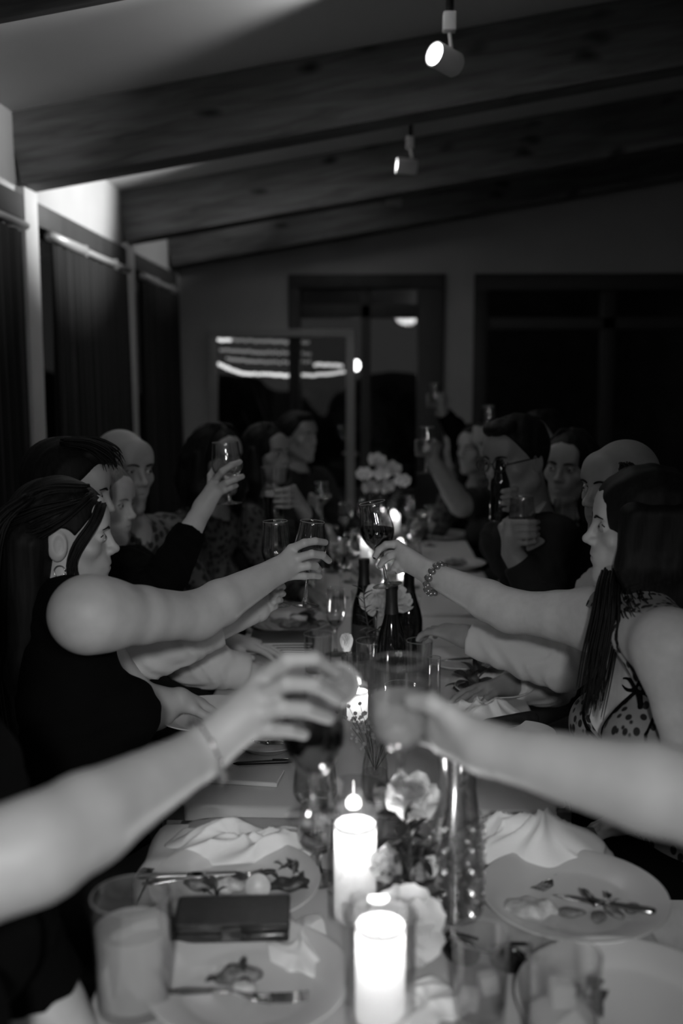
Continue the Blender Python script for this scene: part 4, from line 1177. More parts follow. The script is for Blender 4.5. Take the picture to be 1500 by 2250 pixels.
# ---- woman with light hair and a raised goblet
L3h = [poly([(462, 1068, 2.72), (462, 1045, 2.76), (472, 1026, 2.775), (482, 1013, 2.77)]), poly([(470, 1058, 2.69), (488, 1036, 2.665), (508, 1022, 2.67), (527, 1015, 2.70)]),
       poly([(477, 1072, 2.68), (498, 1060, 2.66), (516, 1053, 2.665), (532, 1047, 2.69)]), poly([(478, 1086, 2.68), (494, 1077, 2.67), (508, 1071, 2.68), (519, 1067, 2.70)])]
l3 = person('woman with long light hair in black, raising a goblet, half hidden behind the young man', P(222, 1108, 2.80), (.9, -.2), -.1, 0, .95, 'f', pelvis=(-.86, 2.86, .55), neck=P(235, 1235, 2.82),
    shR=P(285, 1262, 2.68), elR=P(342, 1310, 2.52), wrR=P(446, 1115, 2.68), handR=(L3h, poly([(480, 1075, 2.74), (495, 1062, 2.77), (510, 1055, 2.77)])), hair='long', hair_mat=m_hair_l,
    top=m_blackcloth, sleeves=m_blackcloth, cuff=(.72, .9), fine=False, arm_scale=1.0)
wine_glass('clear goblet raised high on the left by the woman in black sleeves', P(505, 1107, 2.725), P(494, 970, 2.725), h=.172, br=.042, rr=.036, fr=.035, stem=.058, level=.28, liq=m_water, bh=.45, name='goblet')

# ---- bald man
l4 = person('bald man in a patterned shirt looking to the right', P(270, 1036, 3.14), (.76, -.65), -.06, .04, 1.09, 'm', pelvis=(-.93, 3.36, .55), neck=P(282, 1160, 3.2), hair='bald', top=m_pattern, sleeves=m_pattern, torso_face=(.9, -.4), skin=m_skin_mid)
# ---- further guests on the left
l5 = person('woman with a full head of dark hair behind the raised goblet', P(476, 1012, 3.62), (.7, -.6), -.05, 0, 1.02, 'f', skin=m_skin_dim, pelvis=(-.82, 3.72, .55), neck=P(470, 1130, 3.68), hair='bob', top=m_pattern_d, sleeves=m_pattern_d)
gD = P(603, 1085, 3.4)
g6, t6 = grip(P(668, 1120, 3.52), P(603, 1092, 3.42), .040, side=-1)
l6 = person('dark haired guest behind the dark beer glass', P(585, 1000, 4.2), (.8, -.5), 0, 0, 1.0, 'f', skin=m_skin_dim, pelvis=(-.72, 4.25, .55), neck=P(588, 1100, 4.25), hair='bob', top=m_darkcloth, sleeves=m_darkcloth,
    elR=P(690, 1190, 3.95), wrR=P(668, 1125, 3.60), handR=(g6, t6))
t = tumbler('tall glass of dark beer with pale foam held on the left', P(603, 1152, 3.42), h=.200, r0=.034, r1=.0455, level=.50, liq=m_stout, foam=.014, name='beer_glass')
g7 = P(706, 1085, 4.55); g7f, g7t = grip(P(690, 1130, 4.62), P(706, 1105, 4.55), .034)
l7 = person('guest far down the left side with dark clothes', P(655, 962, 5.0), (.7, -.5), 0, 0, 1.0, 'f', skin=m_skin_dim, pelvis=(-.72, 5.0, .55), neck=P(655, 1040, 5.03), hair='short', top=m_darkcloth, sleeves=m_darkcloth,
    elR=P(640, 1150, 4.75), wrR=P(688, 1128, 4.62), handR=(g7f, g7t))
wine_glass('clear wine glass held up by the farthest guest on the left', P(706, 1150, 4.55), None, h=.19, br=.038, rr=.031, level=.3, liq=m_wine)

# ---- woman in leopard print (right, in focus)
R1h = [poly([(872, 1196, 2.36), (848, 1197, 2.355), (832, 1208, 2.365), (824, 1222, 2.375)]), poly([(876, 1216, 2.335), (856, 1222, 2.34), (843, 1231, 2.355), (835, 1243, 2.37)]),
       poly([(884, 1232, 2.325), (872, 1240, 2.325), (866, 1247, 2.335), (862, 1252, 2.35)]), poly([(894, 1246, 2.32), (884, 1250, 2.32), (878, 1252, 2.33), (873, 1255, 2.34)])]
R1t = poly([(880, 1205, 2.40), (862, 1208, 2.41), (848, 1222, 2.405)])
r1 = person('woman in leopard print halter dress with long dark hair, holding out red wine', P(1406, 1166, 1.98), (-.99, .10), .02, 0, .96, 'f', skin=m_skin_fair, pelvis=(.62, 1.90, .55), neck=P(1402, 1335, 1.95),
    shR=P(1322, 1362, 2.02), shL=P(1478, 1425, 1.76), elR=P(1122, 1343, 2.15), wrR=P(950, 1262, 2.275), handR=(R1h, R1t), elL=P(1530, 1720, 1.72), wrL=P(1420, 1790, 1.80),
    hair='bald', garments=False, fine=True, arm_scale=1.06)
# dress of the woman in leopard print
def lc(d, X, Y, Z):
    p = d['pelvis']; out = []
    for i in range(3):
        out.append(d['TR'][0, i] * (X - p.x) + d['TR'][1, i] * (Y - p.y) + d['TR'][2, i] * (Z - p.z))
    return out
def dress_top(X, Y, Z):
    u, v, ww = lc(r1, X, Y, Z); ww = ww / r1['H']
    cup = .50 + .285 * np.maximum(0, 1 - np.abs(np.abs(u) - .088) / .088) ** .75
    top_ = np.where(v > .0, cup, .46)
    return ((ww - top_) * r1['H'] * .62).astype(np.float32)
r1['put']('dress', np_mesh('dress', [field_mesh(r1['torso'] + [], .0045, infl=.006, clip=[dress_top])]), m_leopard)
r1['put']('skirt', np_mesh('skirt', [field_mesh([cone(A(r1['pelvis']), A(r1['pelvis'] + Vector((-.36, 0, -.04))), .17, .13, .05)], .014)]), m_blackcloth)
nkp = r1['nk'][0]
nb, na = nkp['b'], nkp['a']; nd = (na - nb) / np.linalg.norm(na - nb)
def band(X, Y, Z):
    h = (X - nb[0]) * nd[0] + (Y - nb[1]) * nd[1] + (Z - nb[2]) * nd[2]
    return np.maximum(h - .048, -.0 - h).astype(np.float32)
r1['put']('collar_band', np_mesh('collar_band', [field_mesh([nkp] + r1['torso'][3:6], .0045, infl=.006, clip=[band])]), m_leopard)
def surf(u, ww, lift=.012):
    """point on the front of the torso at across u, height ww"""
    d = -A(r1['fw']); p0 = r1['tp'](u, .25, ww); best = None
    for i in range(160):
        p = p0 + d * (.0016 * i)
        f = min(float(pdist(q, p[0], p[1], p[2])) for q in r1['torso'])
        if best is None or f < best[0]: best = (f, p)
        if f < lift: break
    return Vector(best[1])
for s in (-1, 1):
    r1['put']('strap', tube('strap', spline([surf(s * .088, .77, .006), surf(s * .085, .86, .008), surf(s * .075, .95, .008), Vector(r1['tp'](s * .05, .05, 1.03))], 12), .013, 8, flat=.35), m_leopard)
    for e in (-1, 1):
        pts = [surf(s * .088 + e * .085 * (1 - t ** 1.3), .505 + .27 * t, .0075) for t in (0, .25, .5, .75, 1)]
        r1['put']('cup_trim', tube('cup_trim', spline(pts, 14), .0035, 6), m_blackcloth)
bc = surf(-.088, .775, .012)
def bow_loop(c, d, L, wd):
    up_ = Vector((0, 0, 1)); n = d.cross(up_).normalized()
    return [c, c + d * L * .5 + up_ * wd, c + d * L + up_ * wd * .2, c + d * L * .55 - up_ * wd * .9, c]
tl_ = -r1['ra']
r1['put']('bow', tubes('bow', [(spline(bow_loop(bc, (tl_ * -1 + Vector((0, 0, .1))).normalized(), .055, .012), 14), .0075), (spline(bow_loop(bc, (tl_ + Vector((0, 0, .3))).normalized(), .035, .012), 14), .0075),
    (spline([bc, bc + tl_ * .012 + Vector((0, 0, -.02)), bc + tl_ * .02 + Vector((0, 0, -.05))], 8), .006)], 7, flat=.5), m_blackcloth)
# bracelet
bw = [P(974, 1243, 2.235), P(972, 1256, 2.222), P(967, 1268, 2.216), P(961, 1280, 2.216), P(957, 1291, 2.222), P(953, 1301, 2.235)]
axis = (P(950, 1262, 2.275) - P(1122, 1343, 2.15)).normalized()
cen = sum(bw, Vector()) / 6 + Vector((0, .034, 0))
br = link('bracelet', None, None, r1['root']) if False else None
u0 = axis.cross(Vector((0, 0, 1))).normalized(); v0 = axis.cross(u0)
wrc = P(958, 1272, 2.262)
cordpts = [wrc + (u0 * math.cos(a) + v0 * math.sin(a)) * .0345 for a in np.linspace(0, 2 * PI, 24)]
cord = r1['put']('bracelet', tube('bracelet', cordpts, .0022, 6), m_steel, 'beaded bracelet')
bead_me = ball('bead', (.0075, .0075, .0105), n=10)
m_bead = M('glass_bead', .25, .12, .6)
for i in range(13):
    a = 2 * PI * i / 13
    d_ = (u0 * math.cos(a) + v0 * math.sin(a))
    bo = link('bead', bead_me, m_bead, cord, wrc + d_ * .036)
    bo.rotation_mode = 'QUATERNION'; bo.rotation_quaternion = axis.to_track_quat('Z', 'Y')
for f in R1h:
    d_ = (f[3] - f[2]).normalized()
    o = r1['put']('fingernail', ball('fingernail', (.0052, .0052, .0052), f[3] + Vector((0, -.0035, 0)) + d_ * .003, 8), m_nail)
# hair of the woman in leopard print: parted, long, falling behind and in front of the far shoulder
w = r1['w']; R_ = r1['R']; hd = r1['head']; hs = .96
cap = [ell(A(w((0, -.012, .042))), A((.088, .110, .098)) * hs, R_, .02)]
def facecut(X, Y, Z):
    x, y, z = X - hd.x, Y - hd.y, Z - hd.z
    yy = R_[0, 1] * x + R_[1, 1] * y + R_[2, 1] * z; zz = R_[0, 2] * x + R_[1, 2] * y + R_[2, 2] * z
    return (yy - .27 * zz - .064).astype(np.float32)
def wav(X, Y, Z): return (.0012 * np.sin(Y * 170 + 3 * np.sin(Z * 14)) + .0012 * np.sin(X * 140 + 2 * np.sin(Z * 17)) + 0 * Z).astype(np.float32)
vh = [field_mesh(cap, .0042, clip=[facecut], disp=wav)]
ex = []
for x0 in (-.078, .078):    # curtains of hair over the ears
    for y0 in (.030, .0, -.035, -.07):
        a0 = w((x0 * .98, y0, .04)); a1 = w((x0 * 1.08, y0 * .9 + .004, -.06)); a2 = w((x0 * 1.05, y0 * .8 - .012, -.15))
        ex += [cone(A(a0), A(a1), .026, .025, .02), cone(A(a1), A(a2), .025, .018, .02)]
for x0 in (-.05, 0, .05):
    a0 = w((x0, -.085, .0)); a1 = w((x0 * 1.2, -.105, -.12)); a2 = w((x0 * 1.3, -.10, -.22))
    ex += [cone(A(a0), A(a1), .045, .045, .03), cone(A(a1), A(a2), .045, .02, .03)]
vh.append(field_mesh(ex, .0045, disp=wav))
r1['put']('hair', np_mesh('hair', vh), m_hair)
front = [[w((.06, .055, .09)), w((.080, .048, .02)), w((.083, .040, -.06)), P(1330, 1290, 1.90), P(1322, 1350, 1.87), P(1306, 1430, 1.85), P(1296, 1510, 1.83)],
         [w((.05, .065, .085)), w((.078, .052, .02)), w((.080, .045, -.06)), P(1338, 1300, 1.90), P(1330, 1370, 1.87), P(1318, 1440, 1.85), P(1308, 1540, 1.83)],
         [w((.07, .045, .08)), w((.086, .035, .0)), w((.088, .03, -.08)), P(1345, 1310, 1.89), P(1340, 1380, 1.86), P(1322, 1470, 1.84), P(1300, 1560, 1.82)]]
locks(r1, 'hair_strand', m_hair, front, .0030, 22, .0095, 40)
side = [[w((.05, .03, .125)), w((.088, .02 - k * .03, .05)), w((.098, .01 - k * .035, -.05)), w((.10, -.01 - k * .03, -.12)), P(1395 + k * 34, 1330 + k * 22, 1.86), P(1430 + k * 30, 1372 + k * 16, 1.85)] for k in range(4)]
locks(r1, 'hair_strand', m_hair, side, .0030, 20, .014, 45)
r1['put']('earring', ball('earring', (.004, .004, .006), w((.093, -.008, -.05)), 8), m_steel)
wine_glass('tilted glass of red wine held out by the woman in leopard print', P(851, 1287, 2.395), P(816, 1097, 2.395), h=.209, br=.0415, rr=.0318, fr=.0365, stem=.082, level=.50, liq=m_wine, bh=.46)

# ---- guests on the right
r2 = person('bald man in a white shirt behind the woman in leopard print, reaching to the left', P(1362, 1076, 2.52), (-.86, -.5), -.05, 0, 1.03, 'm', skin=m_skin_dim, pelvis=(.80, 2.55, .55), neck=P(1400, 1235, 2.55),
    shL=P(1430, 1350, 2.36), shR=P(1330, 1310, 2.68), elL=P(1235, 1460, 2.32), wrL=P(1020, 1398, 2.44), handL=rest_hand(P(1020, 1398, 2.44), P(930, 1372, 2.56) - P(1020, 1398, 2.44), curl=.35), hair='fringe', top=m_whiteshirt, sleeves=m_whiteshirt, cuff=(.9, .93))
g3f, g3t = grip(P(1205, 1188, 3.20), P(1240, 1160, 3.16), .030, side=-1)
r3 = person('pale faced woman with long dark hair in black, seen from the front', P(1250, 1030, 3.42), (-.5, -.86), -.05, .06, 1.02, 'f', skin=m_skin_dim, pelvis=(.86, 3.42, .55), neck=P(1258, 1145, 3.46), elR=P(1195, 1330, 3.22), wrR=P(1212, 1205, 3.22), handR=(g3f, g3t), hair='long', top=m_blackcloth, sleeves=m_blackcloth, cuff=(.55, .9), torso_face=(-.8, -.6))
wine_glass('clear wine glass held by the pale faced woman on the right', P(1234, 1240, 3.16), P(1241, 1093, 3.16), h=.212, br=.0375, rr=.034, level=.25, liq=m_water)
g4f, g4t = grip(P(1128, 1130, 3.04), P(1097, 1096, 2.99), .030, side=-1)
g5f, g5t = grip(P(1122, 1205, 2.88), P(1147, 1165, 2.90), .036, side=1)
r4 = person('man with glasses in a dark jacket holding a beer bottle', P(1133, 1014, 3.06), (-.75, -.62), -.14, -.05, 1.06, 'm', skin=m_skin_dim, pelvis=(.76, 2.98, .55), neck=P(1165, 1130, 3.08), shR=P(1110, 1190, 3.22), shL=P(1215, 1190, 2.95),
    elR=P(1150, 1290, 3.20), wrR=P(1130, 1142, 3.06), handR=(g4f, g4t), elL=P(1190, 1310, 2.86), wrL=P(1124, 1215, 2.87), handL=(g5f, g5t), hair='short', top=m_darkcloth, sleeves=m_darkcloth, cuff=(.8, .8))
w = r4['w']
fr_ = []
for s in (-1, 1):
    c = [w((s * .033 + .024 * math.cos(a), .103, .008 + .019 * math.sin(a))) for a in np.linspace(0, 2 * PI, 18)]
    fr_.append((c, .0018)); fr_.append(([w((s * .057, .102, .012)), w((s * .074, .08, .014)), w((s * .079, .0, .012))], .0016))
fr_.append(([w((-.010, .103, .012)), w((0, .106, .014)), w((.010, .103, .012))], .0016))
r4['put']('eyeglasses', tubes('eyeglasses', fr_, 6), m_black)
for s in (-1, 1):
    r4['put']('shirt_collar', tube('shirt_collar', spline([Vector(r4['tp'](s * .075, -.02, 1.03)), Vector(r4['tp'](s * .068, .05, .98)), Vector(r4['tp'](s * .022, .105, .86))], 8), [.012, .018, .02, .02, .018, .016, .012, .006], 8, flat=.35), m_whiteshirt)
bottle('small dark beer bottle held by the man with glasses', P(1097, 1143, 2.99), h=.205, r=.0295, kind='beer', foil=False, name='beer_bottle')
wine_glass('half full glass of red wine held by the man with glasses', P(1149, 1246, 2.90), P(1146, 1090, 2.90), h=.209, br=.041, rr=.033, level=.48, liq=m_wine)
g6f, g6t = grip(P(948, 1010, 4.22), P(936, 985, 4.2), .034)
r5 = person('guest in dark clothes behind the man with glasses, arm raised', P(1195, 968, 4.35), (-.7, -.6), 0, 0, 1.0, 'm', skin=m_skin_dim, pelvis=(.86, 4.35, .55), neck=P(1195, 1065, 4.38), elR=P(1012, 1110, 4.25), wrR=P(950, 1012, 4.23), handR=(g6f, g6t), shR=P(1110, 1100, 4.4), hair='short', top=m_darkcloth, sleeves=m_darkcloth, cuff=(-.9, .9))
wine_glass('clear wine glass raised far back right of the table centre', P(934, 1040, 4.2), P(938, 940, 4.2), h=.195, br=.038, rr=.031, level=.2, liq=m_water)
g8f, g8t = grip(P(1062, 975, 4.9), P(1072, 955, 4.88), .034)
r6 = person('guest far back on the right with a raised glass', P(1045, 990, 5.05), (-.7, -.6), 0, 0, 1.0, 'f', skin=m_skin_dim, pelvis=(.78, 5.05, .55), neck=P(1050, 1070, 5.08), elL=P(1075, 1095, 4.85), wrL=P(1066, 985, 4.9), handL=(g8f, g8t), hair='bob', top=m_darkcloth, sleeves=m_pattern_d, cuff=(.9, .85))
wine_glass('clear wine glass raised highest on the right', P(1076, 985, 4.88), P(1072, 890, 4.88), h=.205, br=.038, rr=.031)
g9f, g9t = grip(P(968, 895, 5.55), P(956, 880, 5.52), .034)
r7 = person('farthest guest on the right, dark sleeve raised before the door', P(1010, 985, 5.75), (-.7, -.6), 0, 0, .98, 'm', skin=m_skin_dim, pelvis=(.72, 5.75, .55), neck=P(1012, 1055, 5.78), shR=P(1020, 1010, 5.72), elR=P(1010, 955, 5.62), wrR=P(972, 905, 5.56), handR=(g9f, g9t), hair='short', top=m_blackcloth, sleeves=m_blackcloth)
wine_glass('small clear wine glass raised in front of the glazed door', P(958, 915, 5.52), P(954, 850, 5.52), h=.18, br=.036, rr=.03)

# ---- the two nearest guests, whose arms cross the foreground
L0g, L0ax = P(690, 1600, 1.19), P(690, 1500, 1.19) - P(690, 1760, 1.19)
L0h = [poly([(575, 1492, 1.145), (632, 1450, 1.125), (690, 1448, 1.13), (738, 1478, 1.165)]), poly([(570, 1530, 1.125), (630, 1502, 1.105), (690, 1505, 1.115), (742, 1535, 1.15)]),
       poly([(562, 1568, 1.115), (618, 1555, 1.105), (672, 1560, 1.115), (722, 1578, 1.15)]), poly([(545, 1605, 1.115), (590, 1603, 1.115), (634, 1606, 1.13), (668, 1614, 1.15)])]
l0 = person('nearest guest on the left in black, blurred arm with sparkling bracelet holding a goblet', (-.56, .98, 1.34), (.9, .4), 0, 0, 1.0, 'f', pelvis=(-.57, 1.02, .55), neck=(-.53, 1.0, 1.145), shR=(-.49, .80, 1.10), shL=(-.54, 1.19, 1.09),
    elR=P(75, 1868, .885), wrR=P(432, 1662, 1.09), handR=(L0h, poly([(560, 1560, 1.19), (610, 1540, 1.24), (660, 1530, 1.25)])), elL=P(62, 2160, 1.20), wrL=P(215, 2360, 1.15), hair='bob', top=m_blackcloth, sleeves=m_blackcloth, cuff=(None, -1.02), arm_scale=1.12, arm_cut=(.088, .035, .01), torso_face=(.95, .1), fine=False, hand_r=.0095)
wr_c = P(455, 1648, 1.10); ax_ = (P(560, 1590, 1.13) - P(432, 1662, 1.09)).normalized(); u0 = ax_.cross(Vector((0, 0, 1))).normalized(); v0 = ax_.cross(u0)
cord = l0['put']('bracelet', tube('bracelet', [wr_c + (u0 * math.cos(a) + v0 * math.sin(a) * 1.05) * .036 for a in np.linspace(0, 2 * PI, 24)], .0014, 6), m_steel, 'thin bracelet with sparkling stones')
st = ball('stone', (.004,) * 3, n=8)
for i in range(10):
    a = 2 * PI * i / 10
    link('stone', st, M('sparkling_stone', .9, .05, 1.0), cord, wr_c + (u0 * math.cos(a) + v0 * math.sin(a) * 1.05) * .037)
wine_glass('blurred goblet of dark drink held by the nearest guest on the left', P(688, 1795, 1.20), P(690, 1485, 1.20), h=.176, br=.0395, rr=.033, fr=.034, stem=.052, level=.55, liq=m_wine, bh=.45, name='goblet')
lz = thing('lemon_slice', 'lemon slice on the rim of the blurred dark goblet', 'lemon slice', P(744, 1504, 1.17), (PI / 2 - .25, .1, -.25))
link('rind', lathe('rind', [(.0225, -.002), (.0265, -.0018), (.0272, 0), (.0265, .0018), (.0225, .002)], 28), M('lemon_rind', .34, .4), lz)
link('flesh', lathe('flesh', [(0, -.0019), (.0226, -.0019), (.0226, .0019), (0, .0019)], 28), M('lemon_flesh', .19, .35, noise=(150, .3)), lz)
R0h = [poly([(965, 1560, 1.12), (948, 1535, 1.165), (915, 1525, 1.20), (880, 1530, 1.21)]), poly([(962, 1585, 1.13), (940, 1562, 1.18), (905, 1555, 1.205), (868, 1560, 1.21)]),
       poly([(962, 1610, 1.13), (938, 1592, 1.18), (902, 1588, 1.205), (870, 1592, 1.21)]), poly([(970, 1638, 1.13), (945, 1625, 1.175), (912, 1620, 1.195), (885, 1622, 1.20)])]
r0 = person('nearest guest on the right, blurred bare arm reaching in with a pale drink', (.62, .92, 1.34), (-.9, .3), 0, 0, 1.0, 'f', pelvis=(.68, .95, .55), neck=(.60, .93, 1.145), shR=(.55, .98, 1.10), shL=(.60, .70, 1.10),
    elR=P(1590, 1770, .93), wrR=P(1070, 1645, 1.07), handR=(R0h, poly([(985, 1570, 1.09), (948, 1545, 1.095), (905, 1540, 1.115)])), hair='bob', top=m_blackcloth, arm_cut=(.088, .035, .01), torso_face=(-.95, .1), arm_scale=1.08, hand_r=.0095)
wine_glass('blurred goblet of pale drink held by the nearest guest on the right', P(880, 1740, 1.165), P(878, 1440, 1.165), h=.165, br=.0385, rr=.034, fr=.033, stem=.05, level=.62, liq=m_pale, bh=.42, name='goblet')

# chairs under the guests
for nm, x, y, f in (('chair of the woman in the black sleeveless top', -.57, 1.88, 1), ('chair of the young man in the white shirt', -.84, 2.42, 1), ('chair of the woman with light hair', -.88, 2.86, 1), ('chair of the bald man in the patterned shirt', -.95, 3.36, 1),
    ('chair of the woman behind the raised goblet', -.84, 3.79, 1), ('chair behind the dark beer glass on the left', -.74, 4.25, 1), ('chair of the farthest guest on the left', -.74, 5.0, 1), ('chair of the nearest guest on the left', -.59, 1.02, 1),
    ('chair of the nearest guest on the right', .70, .95, -1), ('chair of the woman in leopard print', .64, 1.90, -1), ('chair of the bald man in the white shirt', .82, 2.52, -1), ('chair of the man with glasses', .78, 2.98, -1),
    ('chair of the pale faced woman in black', .88, 3.44, -1), ('chair of the guest with raised bare arm on the right', .88, 4.35, -1), ('chair of the guest with the highest glass', .80, 5.05, -1), ('chair of the farthest guest on the right', .74, 5.75, -1)):
    chair('wooden dining chair, ' + nm, x, y, f, None)

# ------------------------------------------------------------------ things on the tables
def B(x, Y, z=TZ + .001):
    d = Vector((0, Y, .83 - CAM.z)); row = CY - F_PX * d.dot(UPV) / d.dot(FWD)
    return Vector((P(x, row, Y).x, Y, z))
E1 = 1.25
candle('nearest lit white pillar candle at the bottom of the photo', B(835, 1.20), .132, .032, E1, (.046, .15))
candle('second lit white pillar candle, in a tall glass cylinder', B(780, 1.45), .152, .0325, E1, (.043, .215))
candle('lit candle beside the lemon slice in the middle of the table', B(785, 2.35), .072, .026, E1 * .3, (.038, .16), hl='clear glass cylinder around the candle beside the lemon slice')
candle('lit candle between the wine bottles and the leafy sprig', B(800, 2.92), .105, .026, E1 * .25, (.040, .20))
candle('lit candle behind the bowl of the tilted red wine glass', B(806, 4.36), .125, .028, E1 * .25, (.042, .2))
candle('lit candle right of the tilted wine glass in the distance', B(866, 5.15), .125, .028, E1 * .25, (.042, .2))
candle('farthest lit candle on the last table', B(838, 5.42), .11, .028, E1 * .25, (.042, .2))
candle('lit candle beyond the bracelet on the far table', B(880, 4.55), .075, .022, E1 * .25, (.036, .1), hl='clear votive glass on the far table beyond the bracelet')
for k, (x, Y) in enumerate(((812, 3.55), (846, 3.8), (884, 4.05), (838, 4.25), (905, 3.45))):
    candle(['lit tealight left of the tilted glass bowl', 'lit tealight under the tilted red wine glass', 'lit tealight behind the hand with dark nails', 'lit tealight below the distant bouquet', 'lit tealight right of the wine bottles'][k], B(x, Y), .03, .019, .06, (.030, .07),
        hl=['votive glass left of the tilted glass bowl', 'votive glass under the tilted red wine glass', 'votive glass behind the hand with dark nails', 'votive glass below the distant bouquet', 'votive glass right of the wine bottles'][k])

# plates and what is left on them
def pl(label, x, y, r, **k):
    q = T(x, y); return plate(label, q.x, q.y, r, **k), q
o, q = pl('nearest plate on the left with a scrap of greens', 545, 2172, .140)
salad('small heap of wilted greens on the nearest left plate', (q.x - .02, q.y - .005, TZ + .014), 2, 6, .022)
lump('meat_piece', 'dark browned scrap folded over on the nearest left plate', 'meat', (q.x - .015, q.y + .005, TZ + .020), (.034, .015, .013), m_food, 61, .15)
lump('potato_piece', 'pale piece under the browned scrap on the nearest left plate', 'potato', (q.x - .004, q.y - .016, TZ + .016), (.018, .012, .010), m_food2, 62)
fork('fork lying across the nearest left plate', (q.x + .085, q.y - .035, TZ + .016), (q.x - .10, q.y - .040, TZ + .022))
o, q = pl('large left plate with sausage and cucumber slice', 517, 1956, .139)
c = Vector((q.x, q.y, TZ + .013))
cs = lathe('cucumber_slice', [(0, 0), (.019, 0), (.0205, .0015), (.0205, .0045), (.019, .006), (0, .006)], 24)
tt = link('cucumber_slice', cs, m_cucumber, None, c + Vector((.040, -.028, .014)), (1.15, 0, .1)); tag(tt, 'round cucumber slice leaning on the large left plate', 'cucumber slice')
lump('sausage_piece', 'pale cut sausage piece left of the cucumber slice', 'sausage', c + Vector((-.005, -.020, .010)), (.026, .014, .013), m_food2, 3, .1)
lump('sausage_piece', 'browned sausage end in the middle of the large left plate', 'sausage', c + Vector((-.055, -.012, .008)), (.030, .012, .010), m_food, 4, -.2)
salad('dark salad greens at the right of the large left plate', c + Vector((.088, -.006, .004)), 5, 14, .022)
lump('meat_piece', 'dark shrivelled piece at the right of the large left plate', 'meat', c + Vector((.09, -.004, .006)), (.036, .016, .010), m_green, 63, .2)
salad('dark salad greens along the front of the large left plate', c + Vector((-.035, -.045, -.001)), 6, 7, .026)
knife('knife with its handle over the left rim of the large left plate', c + Vector((.015, .012, .016)), T(300, 1925, TZ + .03))
fork('fork beside the knife on the large left plate', c + Vector((.045, .004, .018)), T(312, 1945, TZ + .032))
lump('asparagus_piece', 'thin stalk upright at the back of the large left plate', 'asparagus', c + Vector((.04, .03, .006)), (.028, .004, .004), m_green, 7, .5)
o, q = pl('large right plate with a fork, a knife and food remains', 1258, 1985, .147)
c = Vector((q.x, q.y, TZ + .013))
lump('mashed_food', 'pale mashed food at the left of the large right plate', 'food', c + Vector((-.075, -.035, .0)), (.045, .028, .012), m_food2, 11)
for k, (dx, dy, sx) in enumerate(((-.01, -.045, .022), (.03, -.055, .018), (.055, -.038, .02), (.085, -.03, .014))):
    lump('food_scrap', ['browned scrap nearest the mashed food on the large right plate', 'browned scrap at the front of the large right plate', 'browned scrap under the knife on the large right plate', 'smallest browned scrap toward the right rim of the large right plate'][k], 'food', c + Vector((dx, dy, .002)), (sx, .010, .007), m_food, 20 + k, k)
salad('limp greens under the knife on the large right plate', c + Vector((.03, -.03, .0)), 12, 7, .022)
fork('fork standing up on the large right plate', c + Vector((-.055, .012, .004)), P(1258, 1893, 1.66))
knife('knife lying across the large right plate', c + Vector((-.03, -.012, .012)), T(1440, 2003, TZ + .035))
o, q = pl('nearest plate on the right with greens', 1385, 2230, .150)
salad('limp greens on the nearest right plate', (q.x - .06, q.y - .01, TZ + .012), 15, 9, .03)
knife('knife lying on the nearest right plate', (q.x - .07, q.y - .055, TZ + .016), (q.x + .12, q.y - .07, TZ + .022))

q = T(530, 1868); napkin('crumpled white napkin behind the large left plate', (q.x, q.y, TZ), .128, .058, .058, 11, .05, 6)
q = T(1162, 1868); napkin('crumpled white napkin behind the large right plate', (q.x, q.y - .01, TZ), .118, .062, .085, 12, -.06, 4)
q = T(662, 2085); napkin('folded white napkin corner beside the black wallet', (q.x, q.y, TZ), .045, .075, .022, 13, .3, 3)
q = T(1062, 1568); napkin('white napkin folded open on the right of the middle table', (q.x, q.y, TZ), .075, .085, .05, 14, .5, 4)
q = T(925, 2235); napkin('pale napkin in front of the nearest candle', (q.x, q.y + .02, TZ), .06, .05, .022, 17, .6, 3)
# napkin hanging over the left edge
vv, ff = [], []
a0, a1, b0 = T(372, 1850), T(352, 1985), T(300, 1975)
ex_ = -.385
for i in range(16):
    for j in range(14):
        t, s = i / 15, j / 13
        y = 1.575 + (1.74 - 1.575) * t; d = s * .15 * (1 - .25 * math.sin(t * 3))
        flat_ = .05
        x = -.345 - min(d, flat_) ; z = TZ + .006
        if d > flat_: x = -.345 - flat_ - .016 * math.sin(min(1, (d - flat_) / .03) * PI / 2) - .006 * math.sin(t * 9) * (d - flat_) * 10; z = TZ + .005 - (d - flat_) * 1.0
        vv.append((x, y, z + .004 * math.sin(t * 8 + s * 3)))
for i in range(15):
    for j in range(13): ff.append((i * 14 + j, i * 14 + j + 1, (i + 1) * 14 + j + 1, (i + 1) * 14 + j))
o = link('napkin', mesh('napkin', vv, ff), m_napkin); tag(o, 'white napkin hanging over the left table edge by the knife handle', 'napkin')

# black wallet with a clasp
q = T(505, 2092)
t = thing('wallet', 'black clasp wallet between the two left plates', 'wallet', (q.x, q.y + .035, TZ + .022), (0.05, 0.0, .08))
ml = M('black_leather', .018, .38, noise=(60, .3), bump=(200, .1))
link('wallet_body', boxes('wallet_body', [(-.083, .083, -.038, .038, 0, .014)], .004, 3), ml, t)
link('wallet_flap', boxes('wallet_flap', [(-.084, .084, -.036, .039, .0145, .030)], .005, 3), ml, t)
link('clasp', boxes('clasp', [(-.014, .014, -.043, -.036, .006, .024)], .002), M('clasp_metal', .12, .35, .8), t)
link('zip', boxes('zip', [(.018, .075, -.0405, -.0375, .012, .0155)], .0008), m_steel, t)
lump('bread_roll', 'dark crust under the black wallet', 'bread', (q.x, q.y + .04, TZ + .0125), (.05, .03, .011), m_food, 31)

